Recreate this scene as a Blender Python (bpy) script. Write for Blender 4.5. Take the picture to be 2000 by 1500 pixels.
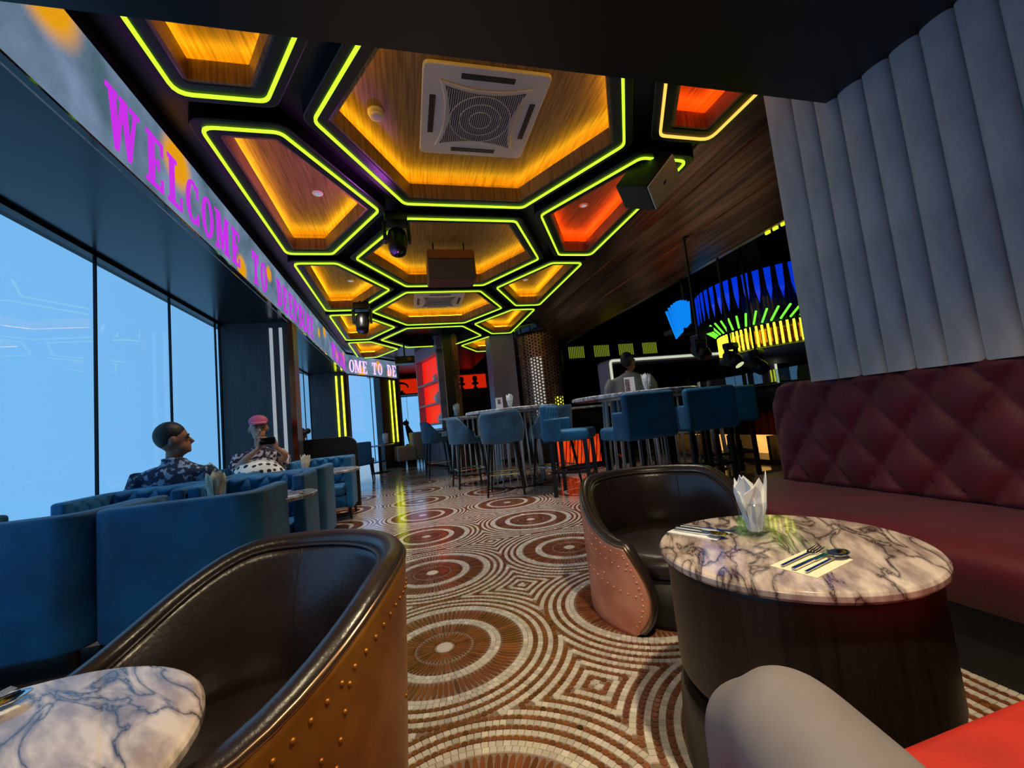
import bpy, math, random
import numpy as np
from mathutils import Vector, Matrix
from mathutils.geometry import tessellate_polygon
random.seed(7)
PI = math.pi
sc = bpy.context.scene
C = sc.collection
for o in list(bpy.data.objects):
    bpy.data.objects.remove(o)

# ------------------------------------------------------------------ camera
FPX, YAW, PITCH, ROLL, EYE = 802.4, 0.2542, 0.0896, 0.1012, 1.0
def cam_basis():
    cy, sy = math.cos(YAW), math.sin(YAW)
    f = Vector((sy*math.cos(PITCH), cy*math.cos(PITCH), math.sin(PITCH)))
    r = Vector((cy, -sy, 0)); d = f.cross(r)
    c, s = math.cos(ROLL), math.sin(ROLL)
    return c*r+s*d, -s*r+c*d, f
cr, cd, cf = cam_basis()
cam_data = bpy.data.cameras.new('camera')
cam = bpy.data.objects.new('camera', cam_data); C.objects.link(cam)
cam.matrix_world = Matrix(((cr.x, -cd.x, -cf.x, 0), (cr.y, -cd.y, -cf.y, 0), (cr.z, -cd.z, -cf.z, EYE), (0, 0, 0, 1)))
cam_data.sensor_fit = 'HORIZONTAL'; cam_data.sensor_width = 36
cam_data.lens = 36*FPX/2000; cam_data.clip_start = 0.02
sc.camera = cam

# ------------------------------------------------------------------ world, exposure
w = bpy.data.worlds.new('world'); sc.world = w; w.use_nodes = True
bg = w.node_tree.nodes['Background']
bg.inputs[0].default_value = (0.42, 0.70, 1.0, 1); bg.inputs[1].default_value = 1.0
sc.view_settings.view_transform = 'Standard'; sc.view_settings.look = 'None'
sc.view_settings.exposure = 0.0; sc.view_settings.gamma = 1.0
sc.view_settings.use_curve_mapping = False

# ------------------------------------------------------------------ materials
def lin(c):
    return tuple(((v/255)/12.92 if v/255 <= .04045 else ((v/255+.055)/1.055)**2.4) for v in c)
M = {}
def mat(name, col, rough=.5, metal=0, var=0, scale=8, bump=0, bscale=None, stretch=(1, 1, 1), emit=None, es=0,
        spec=None, coat=0, sheen=0, col2=None, detail=4, coord='Object', trans=0):
    m = bpy.data.materials.new(name); m.use_nodes = True; nt = m.node_tree
    b = nt.nodes['Principled BSDF']; L = nt.links
    c = lin(col)
    b.inputs['Base Color'].default_value = (*c, 1); b.inputs['Roughness'].default_value = rough
    b.inputs['Metallic'].default_value = metal
    if spec is not None: b.inputs['Specular IOR Level'].default_value = spec
    b.inputs['Coat Weight'].default_value = coat
    b.inputs['Sheen Weight'].default_value = sheen
    b.inputs['Transmission Weight'].default_value = trans
    if emit: b.inputs['Emission Color'].default_value = (*lin(emit), 1); b.inputs['Emission Strength'].default_value = es
    tc = nt.nodes.new('ShaderNodeTexCoord'); mp = nt.nodes.new('ShaderNodeMapping')
    mp.inputs['Scale'].default_value = stretch; L.new(tc.outputs[coord], mp.inputs[0])
    nz = nt.nodes.new('ShaderNodeTexNoise'); nz.inputs['Scale'].default_value = scale; nz.inputs['Detail'].default_value = detail
    L.new(mp.outputs[0], nz.inputs['Vector'])
    if var or col2:
        rp = nt.nodes.new('ShaderNodeValToRGB')
        c2 = lin(col2) if col2 else tuple(v*(1-var) for v in c)
        rp.color_ramp.elements[0].position = .35; rp.color_ramp.elements[1].position = .65
        rp.color_ramp.elements[0].color = (*c2, 1); rp.color_ramp.elements[1].color = (*(c if col2 else tuple(min(1, v*(1+var)) for v in c)), 1)
        L.new(nz.outputs[0], rp.inputs[0]); L.new(rp.outputs[0], b.inputs['Base Color'])
    if bump:
        n2 = nz
        if bscale:
            n2 = nt.nodes.new('ShaderNodeTexNoise'); n2.inputs['Scale'].default_value = bscale; n2.inputs['Detail'].default_value = 3
            L.new(mp.outputs[0], n2.inputs['Vector'])
        bp = nt.nodes.new('ShaderNodeBump'); bp.inputs['Strength'].default_value = bump; bp.inputs['Distance'].default_value = .01
        L.new(n2.outputs[0], bp.inputs['Height']); L.new(bp.outputs[0], b.inputs['Normal'])
    M[name] = m
    return m
def emis(name, col, s, var=0):
    m = bpy.data.materials.new(name); m.use_nodes = True; nt = m.node_tree
    nt.nodes.remove(nt.nodes['Principled BSDF'])
    e = nt.nodes.new('ShaderNodeEmission'); e.inputs[0].default_value = (*lin(col), 1); e.inputs[1].default_value = s
    if var:
        tc = nt.nodes.new('ShaderNodeTexCoord'); nz = nt.nodes.new('ShaderNodeTexNoise'); nz.inputs['Scale'].default_value = 3
        mr = nt.nodes.new('ShaderNodeMapRange'); mr.inputs[3].default_value = s*(1-var); mr.inputs[4].default_value = s*(1+var)
        nt.links.new(tc.outputs['Object'], nz.inputs[0]); nt.links.new(nz.outputs[0], mr.inputs[0]); nt.links.new(mr.outputs[0], e.inputs[1])
    nt.links.new(e.outputs[0], nt.nodes['Material Output'].inputs[0]); M[name] = m
    return m
def glassy(name, tint, gloss=.12, rough=.02):
    m = bpy.data.materials.new(name); m.use_nodes = True; nt = m.node_tree
    nt.nodes.remove(nt.nodes['Principled BSDF'])
    t = nt.nodes.new('ShaderNodeBsdfTransparent'); t.inputs[0].default_value = (*tint, 1)
    g = nt.nodes.new('ShaderNodeBsdfGlossy'); g.inputs['Roughness'].default_value = rough
    fr = nt.nodes.new('ShaderNodeFresnel'); fr.inputs[0].default_value = 1.45
    ad = nt.nodes.new('ShaderNodeMath'); ad.operation = 'ADD'; ad.inputs[1].default_value = gloss
    ad.use_clamp = True
    mx = nt.nodes.new('ShaderNodeMixShader')
    ge = nt.nodes.new('ShaderNodeNewGeometry'); ml = nt.nodes.new('ShaderNodeMath'); ml.operation = 'MULTIPLY'
    iv = nt.nodes.new('ShaderNodeMath'); iv.operation = 'SUBTRACT'; iv.inputs[0].default_value = 1; nt.links.new(ge.outputs['Backfacing'], iv.inputs[1])
    nt.links.new(fr.outputs[0], ad.inputs[0]); nt.links.new(ad.outputs[0], ml.inputs[0]); nt.links.new(iv.outputs[0], ml.inputs[1]); nt.links.new(ml.outputs[0], mx.inputs[0])
    nt.links.new(t.outputs[0], mx.inputs[1]); nt.links.new(g.outputs[0], mx.inputs[2])
    nt.links.new(mx.outputs[0], nt.nodes['Material Output'].inputs[0]); M[name] = m
    return m

mat('black', (12, 11, 12), .35, bump=.02, scale=40)
mat('black_matte', (14, 13, 14), .6, bump=.04, scale=60)
mat('black_gloss', (10, 12, 15), .12, bump=.01, scale=20)
mat('black_metal', (16, 16, 18), .35, .5, bump=.02, scale=50)
mat('soffit', (12, 17, 20), .22, 0, bump=.01, scale=6, spec=.4)
mat('pier_wood', (62, 62, 66), .4, var=.25, scale=6, stretch=(6, 6, .3), bump=.05)
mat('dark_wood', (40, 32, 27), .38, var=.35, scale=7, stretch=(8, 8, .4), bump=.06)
mat('table_wood', (36, 27, 19), .4, var=.35, scale=6, stretch=(9, 9, .5), bump=.06)
mat('coffer_wood', (150, 116, 70), .42, scale=5, stretch=(14, .6, .6), col2=(104, 76, 44), bump=.08, detail=6)
mat('bronze', (132, 98, 68), .24, .85, scale=3, stretch=(9, .25, 9), col2=(80, 58, 42), bump=.05)
mat('bronze_mirror', (150, 78, 44), .15, .9, var=.2, scale=5)
mat('white_plastic', (205, 196, 196), .4, var=.04, scale=4)
mat('white_paint', (226, 222, 230), .35, var=.03, scale=3)
mat('grille_grey', (70, 62, 66), .6, bump=.3, scale=300)
mat('blue_velvet', (0, 96, 144), .62, var=.3, scale=5, bump=.15, bscale=160, sheen=.08)
mat('teal_velvet', (40, 86, 116), .62, var=.28, scale=7, bump=.15, bscale=160, sheen=.15)
mat('grey_velvet', (166, 172, 180), .6, var=.14, scale=9, bump=.12, bscale=150, sheen=.5, stretch=(1, 1, .4))
mat('red_velvet', (84, 0, 25), .6, var=.2, scale=4, bump=.12, bscale=160, sheen=.12)
mat('bench_red_lit', (176, 36, 24), .65, var=.12, scale=12, bump=.15, bscale=200)  # banquette red with the warm lamp light put into the colour
mat('leather', (40, 31, 31), .3, var=.2, scale=9, bump=.1, bscale=70, spec=.6)
mat('copper', (236, 164, 134), .42, .45, scale=5, col2=(196, 116, 86), bump=.12, bscale=14)
mat('brass_shell', (190, 130, 50), .42, .65, scale=4, col2=(140, 84, 32), bump=.1, bscale=12)
mat('rim_metal', (150, 120, 96), .28, .95, var=.2, scale=10)
mat('chrome', (215, 215, 218), .12, 1, var=.03, scale=20)
mat('rod_white', (205, 222, 226), .25, .3, var=.05, scale=9)
mat('napkin', (232, 238, 244), .75, var=.04, scale=30, bump=.1)
mat('napkin_warm', (238, 228, 200), .75, var=.04, scale=30, bump=.1)
mat('trouser', (112, 106, 110), .8, var=.1, scale=10, bump=.06, bscale=400)
mat('skin', (176, 128, 104), .5, var=.08, scale=14)
mat('skin_dark', (146, 98, 76), .5, var=.1, scale=14)
mat('hair', (14, 11, 11), .5, bump=.4, scale=120, var=.3, stretch=(1, 1, .2))
mat('tee_grey', (120, 122, 124), .85, var=.08, scale=10, bump=.2, bscale=40)
mat('cap_pink', (206, 92, 128), .7, var=.08, scale=30)
mat('beige', (176, 150, 132), .7, var=.1, scale=9, bump=.1)
mat('shelf_red', (226, 30, 14), .5, var=.1, scale=3, emit=(255, 30, 8), es=.75)
mat('niche_red', (214, 40, 16), .5, var=.15, scale=3, emit=(255, 44, 10), es=.55)
mat('mauve', (150, 132, 160), .45, var=.06, scale=2)
mat('violet_wall', (80, 74, 92), .35, var=.2, scale=2)
mat('gold_perf', (150, 100, 76), .35, .6, var=.3, scale=6)
mat('fin_blue', (10, 70, 230), .12, 0, emit=(0, 60, 255), es=.55, var=.2, scale=3)
mat('fin_cyan', (20, 140, 240), .15, 0, emit=(10, 140, 255), es=.8, var=.1, scale=3)
mat('fin_dark', (6, 16, 60), .1, 0, var=.3, scale=3, spec=.8)
mat('speaker_face', (208, 232, 214), .6, var=.08, scale=40, bump=.2, bscale=300)
mat('speaker_box', (92, 44, 36), .45, var=.15, scale=9)
mat('crystal', (180, 150, 130), .1, .6, var=.3, scale=12)
mat('statue', (34, 30, 24), .35, .3, var=.2, scale=8)
mat('print_dark', (52, 40, 60), .5, col2=(168, 150, 170), scale=60)
emis('led_lime', (184, 255, 44), 1.7)
emis('led_gold', (255, 190, 80), 1.5)
emis('cove_gold', (255, 196, 24), 27)
emis('cove_orange', (255, 84, 12), 40)
emis('led_yellow', (232, 255, 40), 3.4)
emis('led_yellow_dim', (226, 232, 40), 1.2, .2)
emis('led_green', (120, 255, 60), 1.2)
emis('strip_white', (206, 222, 236), .5)
emis('shelf_amber', (255, 186, 92), 1.0, .5)
emis('ember', (255, 74, 20), .75, .9)
emis('letter_magenta', (206, 50, 236), .95)
emis('letter_pale', (236, 190, 255), 1.3)
emis('lamp_warm', (255, 226, 170), 6)
emis('lens_glow', (214, 226, 170), .9)
emis('panel_glow', (236, 236, 222), .55, .4)
emis('slit_yellow', (190, 210, 60), .28)
emis('frame_glow', (226, 236, 206), .75)
glassy('pane_glass', (.68, .86, .97), .0)
glassy('clear_glass', (.93, .95, .96), .06)
glassy('screen_glass', (.62, .72, .76), .16)

def marble(name, base, vein):
    m = mat(name, base, .16, coat=.3); nt = m.node_tree; L = nt.links; b = nt.nodes['Principled BSDF']
    tc = nt.nodes.new('ShaderNodeTexCoord'); mp = nt.nodes.new('ShaderNodeMapping')
    mp.inputs['Scale'].default_value = (1.6, 5.2, 2); mp.inputs['Rotation'].default_value = (0, 0, .5)
    L.new(tc.outputs['Object'], mp.inputs[0])
    n1 = nt.nodes.new('ShaderNodeTexNoise'); n1.inputs['Scale'].default_value = 2.6; n1.inputs['Detail'].default_value = 8; n1.inputs['Distortion'].default_value = .9
    L.new(mp.outputs[0], n1.inputs['Vector'])
    a = nt.nodes.new('ShaderNodeMath'); a.operation = 'SUBTRACT'; a.inputs[1].default_value = .5
    ab = nt.nodes.new('ShaderNodeMath'); ab.operation = 'ABSOLUTE'
    L.new(n1.outputs[0], a.inputs[0]); L.new(a.outputs[0], ab.inputs[0])
    rp = nt.nodes.new('ShaderNodeValToRGB'); e = rp.color_ramp.elements
    e[0].position = 0; e[0].color = (*lin(vein), 1); e[1].position = .035; e[1].color = (*lin(tuple(int(v*.82) for v in base)), 1)
    k = rp.color_ramp.elements.new(.010); k.color = (*lin(tuple((a_+b_)//2 for a_, b_ in zip(vein, base))), 1)
    k = rp.color_ramp.elements.new(.09); k.color = (*lin(base), 1)
    L.new(ab.outputs[0], rp.inputs[0])
    n2 = nt.nodes.new('ShaderNodeTexNoise'); n2.inputs['Scale'].default_value = 5; n2.inputs['Detail'].default_value = 6
    L.new(mp.outputs[0], n2.inputs['Vector'])
    r2 = nt.nodes.new('ShaderNodeValToRGB'); r2.color_ramp.elements[0].position = .38; r2.color_ramp.elements[1].position = .62
    r2.color_ramp.elements[0].color = (.42, .36, .38, 1); r2.color_ramp.elements[1].color = (1, 1, 1, 1)
    L.new(n2.outputs[0], r2.inputs[0])
    mx = nt.nodes.new('ShaderNodeMixRGB'); mx.blend_type = 'MULTIPLY'; mx.inputs[0].default_value = .9
    L.new(rp.outputs[0], mx.inputs[1]); L.new(r2.outputs[0], mx.inputs[2]); L.new(mx.outputs[0], b.inputs['Base Color'])
marble('marble', (216, 200, 192), (44, 30, 30))
marble('marble_pale', (214, 220, 228), (110, 112, 124))

def pattern_mat(name, c1, c2, scale, thr=.5, kind='noise', rough=.85):
    m = mat(name, c1, rough); nt = m.node_tree; L = nt.links
    tc = nt.nodes.new('ShaderNodeTexCoord')
    if kind == 'noise':
        n = nt.nodes.new('ShaderNodeTexNoise'); n.inputs['Scale'].default_value = scale; n.inputs['Detail'].default_value = 2; o = n.outputs[0]
    else:
        n = nt.nodes.new('ShaderNodeTexVoronoi'); n.inputs['Scale'].default_value = scale; o = n.outputs['Distance']; n.inputs['Randomness'].default_value = .35
    L.new(tc.outputs['Object'], n.inputs['Vector'])
    rp = nt.nodes.new('ShaderNodeValToRGB'); rp.color_ramp.elements[0].position = thr-.03; rp.color_ramp.elements[1].position = thr+.03
    rp.color_ramp.elements[0].color = (*lin(c2), 1); rp.color_ramp.elements[1].color = (*lin(c1), 1)
    L.new(o, rp.inputs[0]); L.new(rp.outputs[0], nt.nodes['Principled BSDF'].inputs['Base Color'])
pattern_mat('camo_shirt', (30, 44, 72), (140, 160, 186), 24, .45)
pattern_mat('zebra_top', (40, 34, 50), (196, 186, 196), 26, .46)
pattern_mat('polka', (232, 226, 216), (20, 20, 24), 15, .36, 'voronoi')

# floor: one material of rings for the far field, a grout under the near mosaic
LX0, LY0, LAT = .083, 2.03, 1.033
RINGS = [(0, .044, 0), (.044, .13, 2), (.13, .214, 2), (.214, .237, 0), (.237, .260, 0), (.260, .363, 2), (.363, .386, 0), (.386, .409, 0)]
_r = .409
while _r < .735:
    RINGS += [(_r, _r+.022, 1), (_r+.022, _r+.0455, 0)]; _r += .0455
WHITE, BROWN, GROUT = (206, 198, 188), (120, 70, 44), (134, 110, 92)
def ring_floor():
    m = mat('ring_floor', BROWN, .14, spec=.6); nt = m.node_tree; L = nt.links; b = nt.nodes['Principled BSDF']
    tc = nt.nodes.new('ShaderNodeTexCoord'); sp = nt.nodes.new('ShaderNodeSeparateXYZ'); L.new(tc.outputs['Object'], sp.inputs[0])
    def mth(op, a, v=None):
        n = nt.nodes.new('ShaderNodeMath'); n.operation = op; L.new(a, n.inputs[0])
        if v is not None:
            if isinstance(v, (int, float)): n.inputs[1].default_value = v
            else: L.new(v, n.inputs[1])
        return n.outputs[0]
    q = []
    for k, o0 in ((0, LX0), (1, LY0)):
        a = mth('ADD', mth('DIVIDE', mth('SUBTRACT', sp.outputs[k], o0), LAT), 100.5)
        a = mth('SUBTRACT', mth('FRACT', a), .5); q.append(mth('POWER', mth('ABSOLUTE', a), 2))
    r = mth('MULTIPLY', mth('SQRT', mth('ADD', q[0], q[1])), LAT/.75)
    rp = nt.nodes.new('ShaderNodeValToRGB'); rp.color_ramp.interpolation = 'CONSTANT'
    st = []
    for a, b_, t in RINGS:
        c = WHITE if t == 0 else BROWN
        if not st or st[-1][1] != c: st.append((a/.75, c))
    el = rp.color_ramp.elements
    el[0].position = 0; el[0].color = (*lin(st[0][1]), 1); el[1].position = st[1][0]; el[1].color = (*lin(st[1][1]), 1)
    for p, c in st[2:31]:
        e = el.new(min(p, 1)); e.color = (*lin(c), 1)
    L.new(r, rp.inputs[0])
    nz = nt.nodes.new('ShaderNodeTexNoise'); nz.inputs['Scale'].default_value = 70; L.new(tc.outputs['Object'], nz.inputs['Vector'])
    mx = nt.nodes.new('ShaderNodeMixRGB'); mx.blend_type = 'MULTIPLY'; mx.inputs[0].default_value = .25
    L.new(rp.outputs[0], mx.inputs[1]); L.new(nz.outputs[0], mx.inputs[2]); L.new(mx.outputs[0], b.inputs['Base Color'])
    bp = nt.nodes.new('ShaderNodeBump'); bp.inputs['Strength'].default_value = .15; bp.inputs['Distance'].default_value = .002
    L.new(nz.outputs[0], bp.inputs['Height']); L.new(bp.outputs[0], b.inputs['Normal'])
ring_floor()
mat('grout', GROUT, .7, var=.2, scale=60, bump=.2)
def tile_mat():
    m = mat('mosaic', WHITE, .16, spec=.6); nt = m.node_tree
    at = nt.nodes.new('ShaderNodeAttribute'); at.attribute_name = 'tone'
    nt.links.new(at.outputs['Color'], nt.nodes['Principled BSDF'].inputs['Base Color'])
tile_mat()
def screen_mat():
    m = bpy.data.materials.new('display_screen'); m.use_nodes = True; nt = m.node_tree; L = nt.links
    nt.nodes.remove(nt.nodes['Principled BSDF']); M['display_screen'] = m
    tc = nt.nodes.new('ShaderNodeTexCoord'); n = nt.nodes.new('ShaderNodeTexNoise'); n.inputs['Scale'].default_value = 2.2; n.inputs['Detail'].default_value = 3
    L.new(tc.outputs['Object'], n.inputs['Vector'])
    rp = nt.nodes.new('ShaderNodeValToRGB'); e = rp.color_ramp.elements
    e[0].position = .35; e[0].color = (*lin((84, 112, 128)), 1); e[1].position = .62; e[1].color = (*lin((136, 158, 190)), 1)
    L.new(n.outputs[0], rp.inputs[0]); cur = rp.outputs[0]
    # drifting orange lights shown on the screen: position along, height, radius
    for bx, bz, br_ in ((4.12, 3.16, .26), (5.22, 3.06, .24), (6.36, 2.74, .16), (7.2, 3.0, .12), (9.95, 2.95, .12), (10.5, 3.1, .16), (11.9, 2.85, .2), (12.9, 3.0, .22), (.55, 2.75, .2), (1.25, 2.98, .18), (1.75, 2.8, .16)):
        mp = nt.nodes.new('ShaderNodeVectorMath'); mp.operation = 'DISTANCE'; mp.inputs[1].default_value = (bx, .0, bz)
        L.new(tc.outputs['Object'], mp.inputs[0]); m2 = nt.nodes.new('ShaderNodeMapRange'); m2.interpolation_type = 'SMOOTHSTEP'
        m2.inputs[1].default_value = br_; m2.inputs[2].default_value = br_*.45; L.new(mp.outputs['Value'], m2.inputs[0])
        mx = nt.nodes.new('ShaderNodeMixRGB'); mx.inputs[2].default_value = (*lin((255, 176, 24)), 1)
        L.new(m2.outputs[0], mx.inputs[0]); L.new(cur, mx.inputs[1]); cur = mx.outputs[0]
    wv = nt.nodes.new('ShaderNodeTexNoise'); wv.inputs['Scale'].default_value = 140; L.new(tc.outputs['Object'], wv.inputs['Vector'])
    mr = nt.nodes.new('ShaderNodeMapRange'); mr.inputs[3].default_value = .55; mr.inputs[4].default_value = 1.0; L.new(wv.outputs[0], mr.inputs[0])
    em = nt.nodes.new('ShaderNodeEmission'); L.new(cur, em.inputs[0]); L.new(mr.outputs[0], em.inputs[1])
    L.new(em.outputs[0], nt.nodes['Material Output'].inputs[0])
screen_mat()

# ------------------------------------------------------------------ mesh helpers
class MB:
    def __init__(s): s.v = []; s.f = []
    def add(s, vs, fs):
        b = len(s.v); s.v += [tuple(p) for p in vs]; s.f += [tuple(i+b for i in f) for f in fs]; return s
    def box(s, c, d, rz=0, m=None):
        x, y, z = (k/2 for k in d); vs = [Vector((sx*x, sy*y, sz*z)) for sz in (-1, 1) for sy in (-1, 1) for sx in (-1, 1)]
        R = m if m is not None else Matrix.Rotation(rz, 3, 'Z'); c = Vector(c)
        return s.add([R@v+c for v in vs], [(0, 2, 3, 1), (4, 5, 7, 6), (0, 1, 5, 4), (2, 6, 7, 3), (0, 4, 6, 2), (1, 3, 7, 5)])
    def bar(s, p, q, a, b, up=(0, 0, 1)):
        p, q = Vector(p), Vector(q); d = (q-p); L = d.length; z = d/L; u = Vector(up)
        if abs(z.dot(u)) > .98: u = Vector((0, 1, 0))
        x = u.cross(z).normalized(); y = z.cross(x)
        return s.box((p+q)/2, (a, b, L), m=Matrix((x, y, z)).transposed())
    def path(s, pts, rad, n=10, caps=True, closed=False):
        pts = [Vector(p) for p in pts]; k = len(pts); rad = rad if isinstance(rad, (list, tuple)) else [rad]*k
        rings = []; prev = None
        for i, p in enumerate(pts):
            if closed: t = pts[(i+1) % k]-pts[i-1]
            else: t = pts[min(i+1, k-1)]-pts[max(i-1, 0)]
            t.normalize()
            if prev is None:
                u = Vector((0, 0, 1)) if abs(t.z) < .9 else Vector((0, 1, 0)); x = u.cross(t).normalized()
            else: x = (prev-t*prev.dot(t)).normalized()
            prev = x; y = t.cross(x); r = rad[i]; rx, ry = r if isinstance(r, (list, tuple)) else (r, r)
            rings.append([p+x*math.cos(2*PI*j/n)*rx+y*math.sin(2*PI*j/n)*ry for j in range(n)])
        fs = []
        for i in range(k if closed else k-1):
            for j in range(n):
                a, b = i*n, ((i+1) % k)*n; fs.append((a+j, a+(j+1) % n, b+(j+1) % n, b+j))
        if caps and not closed: fs += [tuple(range(n-1, -1, -1)), tuple((k-1)*n+j for j in range(n))]
        return s.add([v for r in rings for v in r], fs)
    def tube(s, p, q, r0, r1=None, n=10): return s.path([p, q], [r0, r0 if r1 is None else r1], n)
    def lathe(s, prof, n=32, c=(0, 0, 0), sx=1, sy=1):
        c = Vector(c); vs = [c+Vector((r*math.cos(2*PI*j/n)*sx, r*math.sin(2*PI*j/n)*sy, z)) for r, z in prof for j in range(n)]
        fs = [(i*n+j, i*n+(j+1) % n, (i+1)*n+(j+1) % n, (i+1)*n+j) for i in range(len(prof)-1) for j in range(n)]
        fs += [tuple(range(n-1, -1, -1)), tuple((len(prof)-1)*n+j for j in range(n))]
        return s.add(vs, fs)
    def prism(s, poly, z0, z1):
        n = len(poly); vs = [(x, y, z0) for x, y in poly]+[(x, y, z1) for x, y in poly]
        return s.add(vs, [tuple(range(n-1, -1, -1)), tuple(range(n, 2*n))]+[(i, (i+1) % n, n+(i+1) % n, n+i) for i in range(n)])
    def grid(s, fn, nu, nv, cu=False, cv=False):
        vs = [fn(i/(nu if cu else nu-1), j/(nv if cv else nv-1)) for i in range(nu) for j in range(nv)]
        fs = []
        for i in range(nu if cu else nu-1):
            for j in range(nv if cv else nv-1):
                i2, j2 = (i+1) % nu, (j+1) % nv; fs.append((i*nv+j, i2*nv+j, i2*nv+j2, i*nv+j2))
        return s.add(vs, fs)
    def ell(s, c, r, nu=16, nv=10, m=None):
        c = Vector(c); vs = []
        for i in range(1, nv):
            a = PI*i/nv
            for j in range(nu):
                b = 2*PI*j/nu; p = Vector((r[0]*math.sin(a)*math.cos(b), r[1]*math.sin(a)*math.sin(b), r[2]*math.cos(a)))
                vs.append(c+(m@p if m is not None else p))
        t = Vector((0, 0, r[2])); t = m@t if m is not None else t
        vs += [c+t, c-t]; N = (nv-1)*nu; fs = []
        for i in range(nv-2):
            for j in range(nu): fs.append((i*nu+j, (i+1)*nu+j, (i+1)*nu+(j+1) % nu, i*nu+(j+1) % nu))
        for j in range(nu): fs.append((N, j, (j+1) % nu)); fs.append((N+1, (nv-2)*nu+(j+1) % nu, (nv-2)*nu+j))
        return s.add(vs, fs)
def obj(name, mb, m, parent=None, smooth=False, bevel=0, solid=0, fix=False, seg=2):
    me = bpy.data.meshes.new(name); me.from_pydata(mb.v, [], mb.f); me.update()
    if fix:
        import bmesh
        bm = bmesh.new(); bm.from_mesh(me); bmesh.ops.remove_doubles(bm, verts=bm.verts, dist=1e-5); bmesh.ops.recalc_face_normals(bm, faces=bm.faces); bm.to_mesh(me); bm.free()
    o = bpy.data.objects.new(name, me); C.objects.link(o); o.data.materials.append(M[m])
    if smooth:
        me.polygons.foreach_set('use_smooth', [True]*len(me.polygons))
    if solid:
        q = o.modifiers.new('solid', 'SOLIDIFY'); q.thickness = solid; q.offset = 0
    if bevel:
        q = o.modifiers.new('bevel', 'BEVEL'); q.width = bevel; q.segments = seg; q.limit_method = 'ANGLE'; q.angle_limit = .6
        me.polygons.foreach_set('use_smooth', [True]*len(me.polygons))
        q = o.modifiers.new('wn', 'WEIGHTED_NORMAL'); q.keep_sharp = True
    if parent: o.parent = parent
    return o
def tag(o, label, cat, group=None):
    o['label'] = label; o['category'] = cat
    if group: o['group'] = group
    return o
def thing(name, label, cat, loc=(0, 0, 0), rz=0, group=None):
    o = bpy.data.objects.new(name, None); C.objects.link(o); o.location = loc; o.rotation_euler = (0, 0, rz); o.empty_display_size = .1
    return tag(o, label, cat, group)
def struct(name, mb, m, parent=None, **k):
    o = obj(name, mb, m, parent, **k)
    if parent is None: o['kind'] = 'structure'
    return o
def dup(root, loc, rz, label, group=None):
    def rec(o, par):
        c = o.copy(); C.objects.link(c); c.parent = par
        for ch in o.children: rec(ch, c)
        return c
    r = rec(root, None); r.location = loc; r.rotation_euler = (0, 0, rz); r['label'] = label
    if group: r['group'] = group
    return r

def inset(poly, d):
    n = len(poly); out = []; L = []
    for i in range(n):
        (x0, y0), (x1, y1) = poly[i], poly[(i+1) % n]; l = math.hypot(x1-x0, y1-y0); nx, ny = -(y1-y0)/l, (x1-x0)/l
        L.append((nx, ny, nx*x0+ny*y0+d))
    for i in range(n):
        a, b, c = L[i-1]; d_, e, f = L[i]; det = a*e-b*d_; out.append(((c*e-b*f)/det, (a*f-c*d_)/det))
    return out
def clip(poly, ax, val, keep_greater):
    out = []; n = len(poly)
    for i in range(n):
        p, q = poly[i], poly[(i+1) % n]
        ip = (p[ax] >= val) == keep_greater; iq = (q[ax] >= val) == keep_greater
        if ip: out.append(p)
        if ip != iq:
            t = (val-p[ax])/(q[ax]-p[ax]); out.append((p[0]+t*(q[0]-p[0]), p[1]+t*(q[1]-p[1])))
    return out
def rounded(poly, r, k=4):
    out = []; n = len(poly)
    for i in range(n):
        p = Vector(poly[i]); a = Vector(poly[i-1])-p; b = Vector(poly[(i+1) % n])-p
        ang = a.angle(b); t = min(r/math.tan(ang/2), a.length*.45, b.length*.45); a.normalize(); b.normalize()
        s, e = p+a*t, p+b*t
        for j in range(k+1):
            u = j/k; q = s*(1-u)**2+p*2*u*(1-u)+e*u*u; out.append((q.x, q.y))
    return out
def ring_prism(mb, outer, inner, z0, z1):
    n = len(outer); vs = [(x, y, z) for z in (z0, z1) for P in (outer, inner) for x, y in P]; fs = []
    for i in range(n):
        j = (i+1) % n
        fs += [(i, n+i, n+j, j), (2*n+i, 2*n+j, 3*n+j, 3*n+i), (i, j, 2*n+j, 2*n+i), (n+i, 3*n+i, 3*n+j, n+j)]
    mb.add(vs, fs)
    return mb

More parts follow.
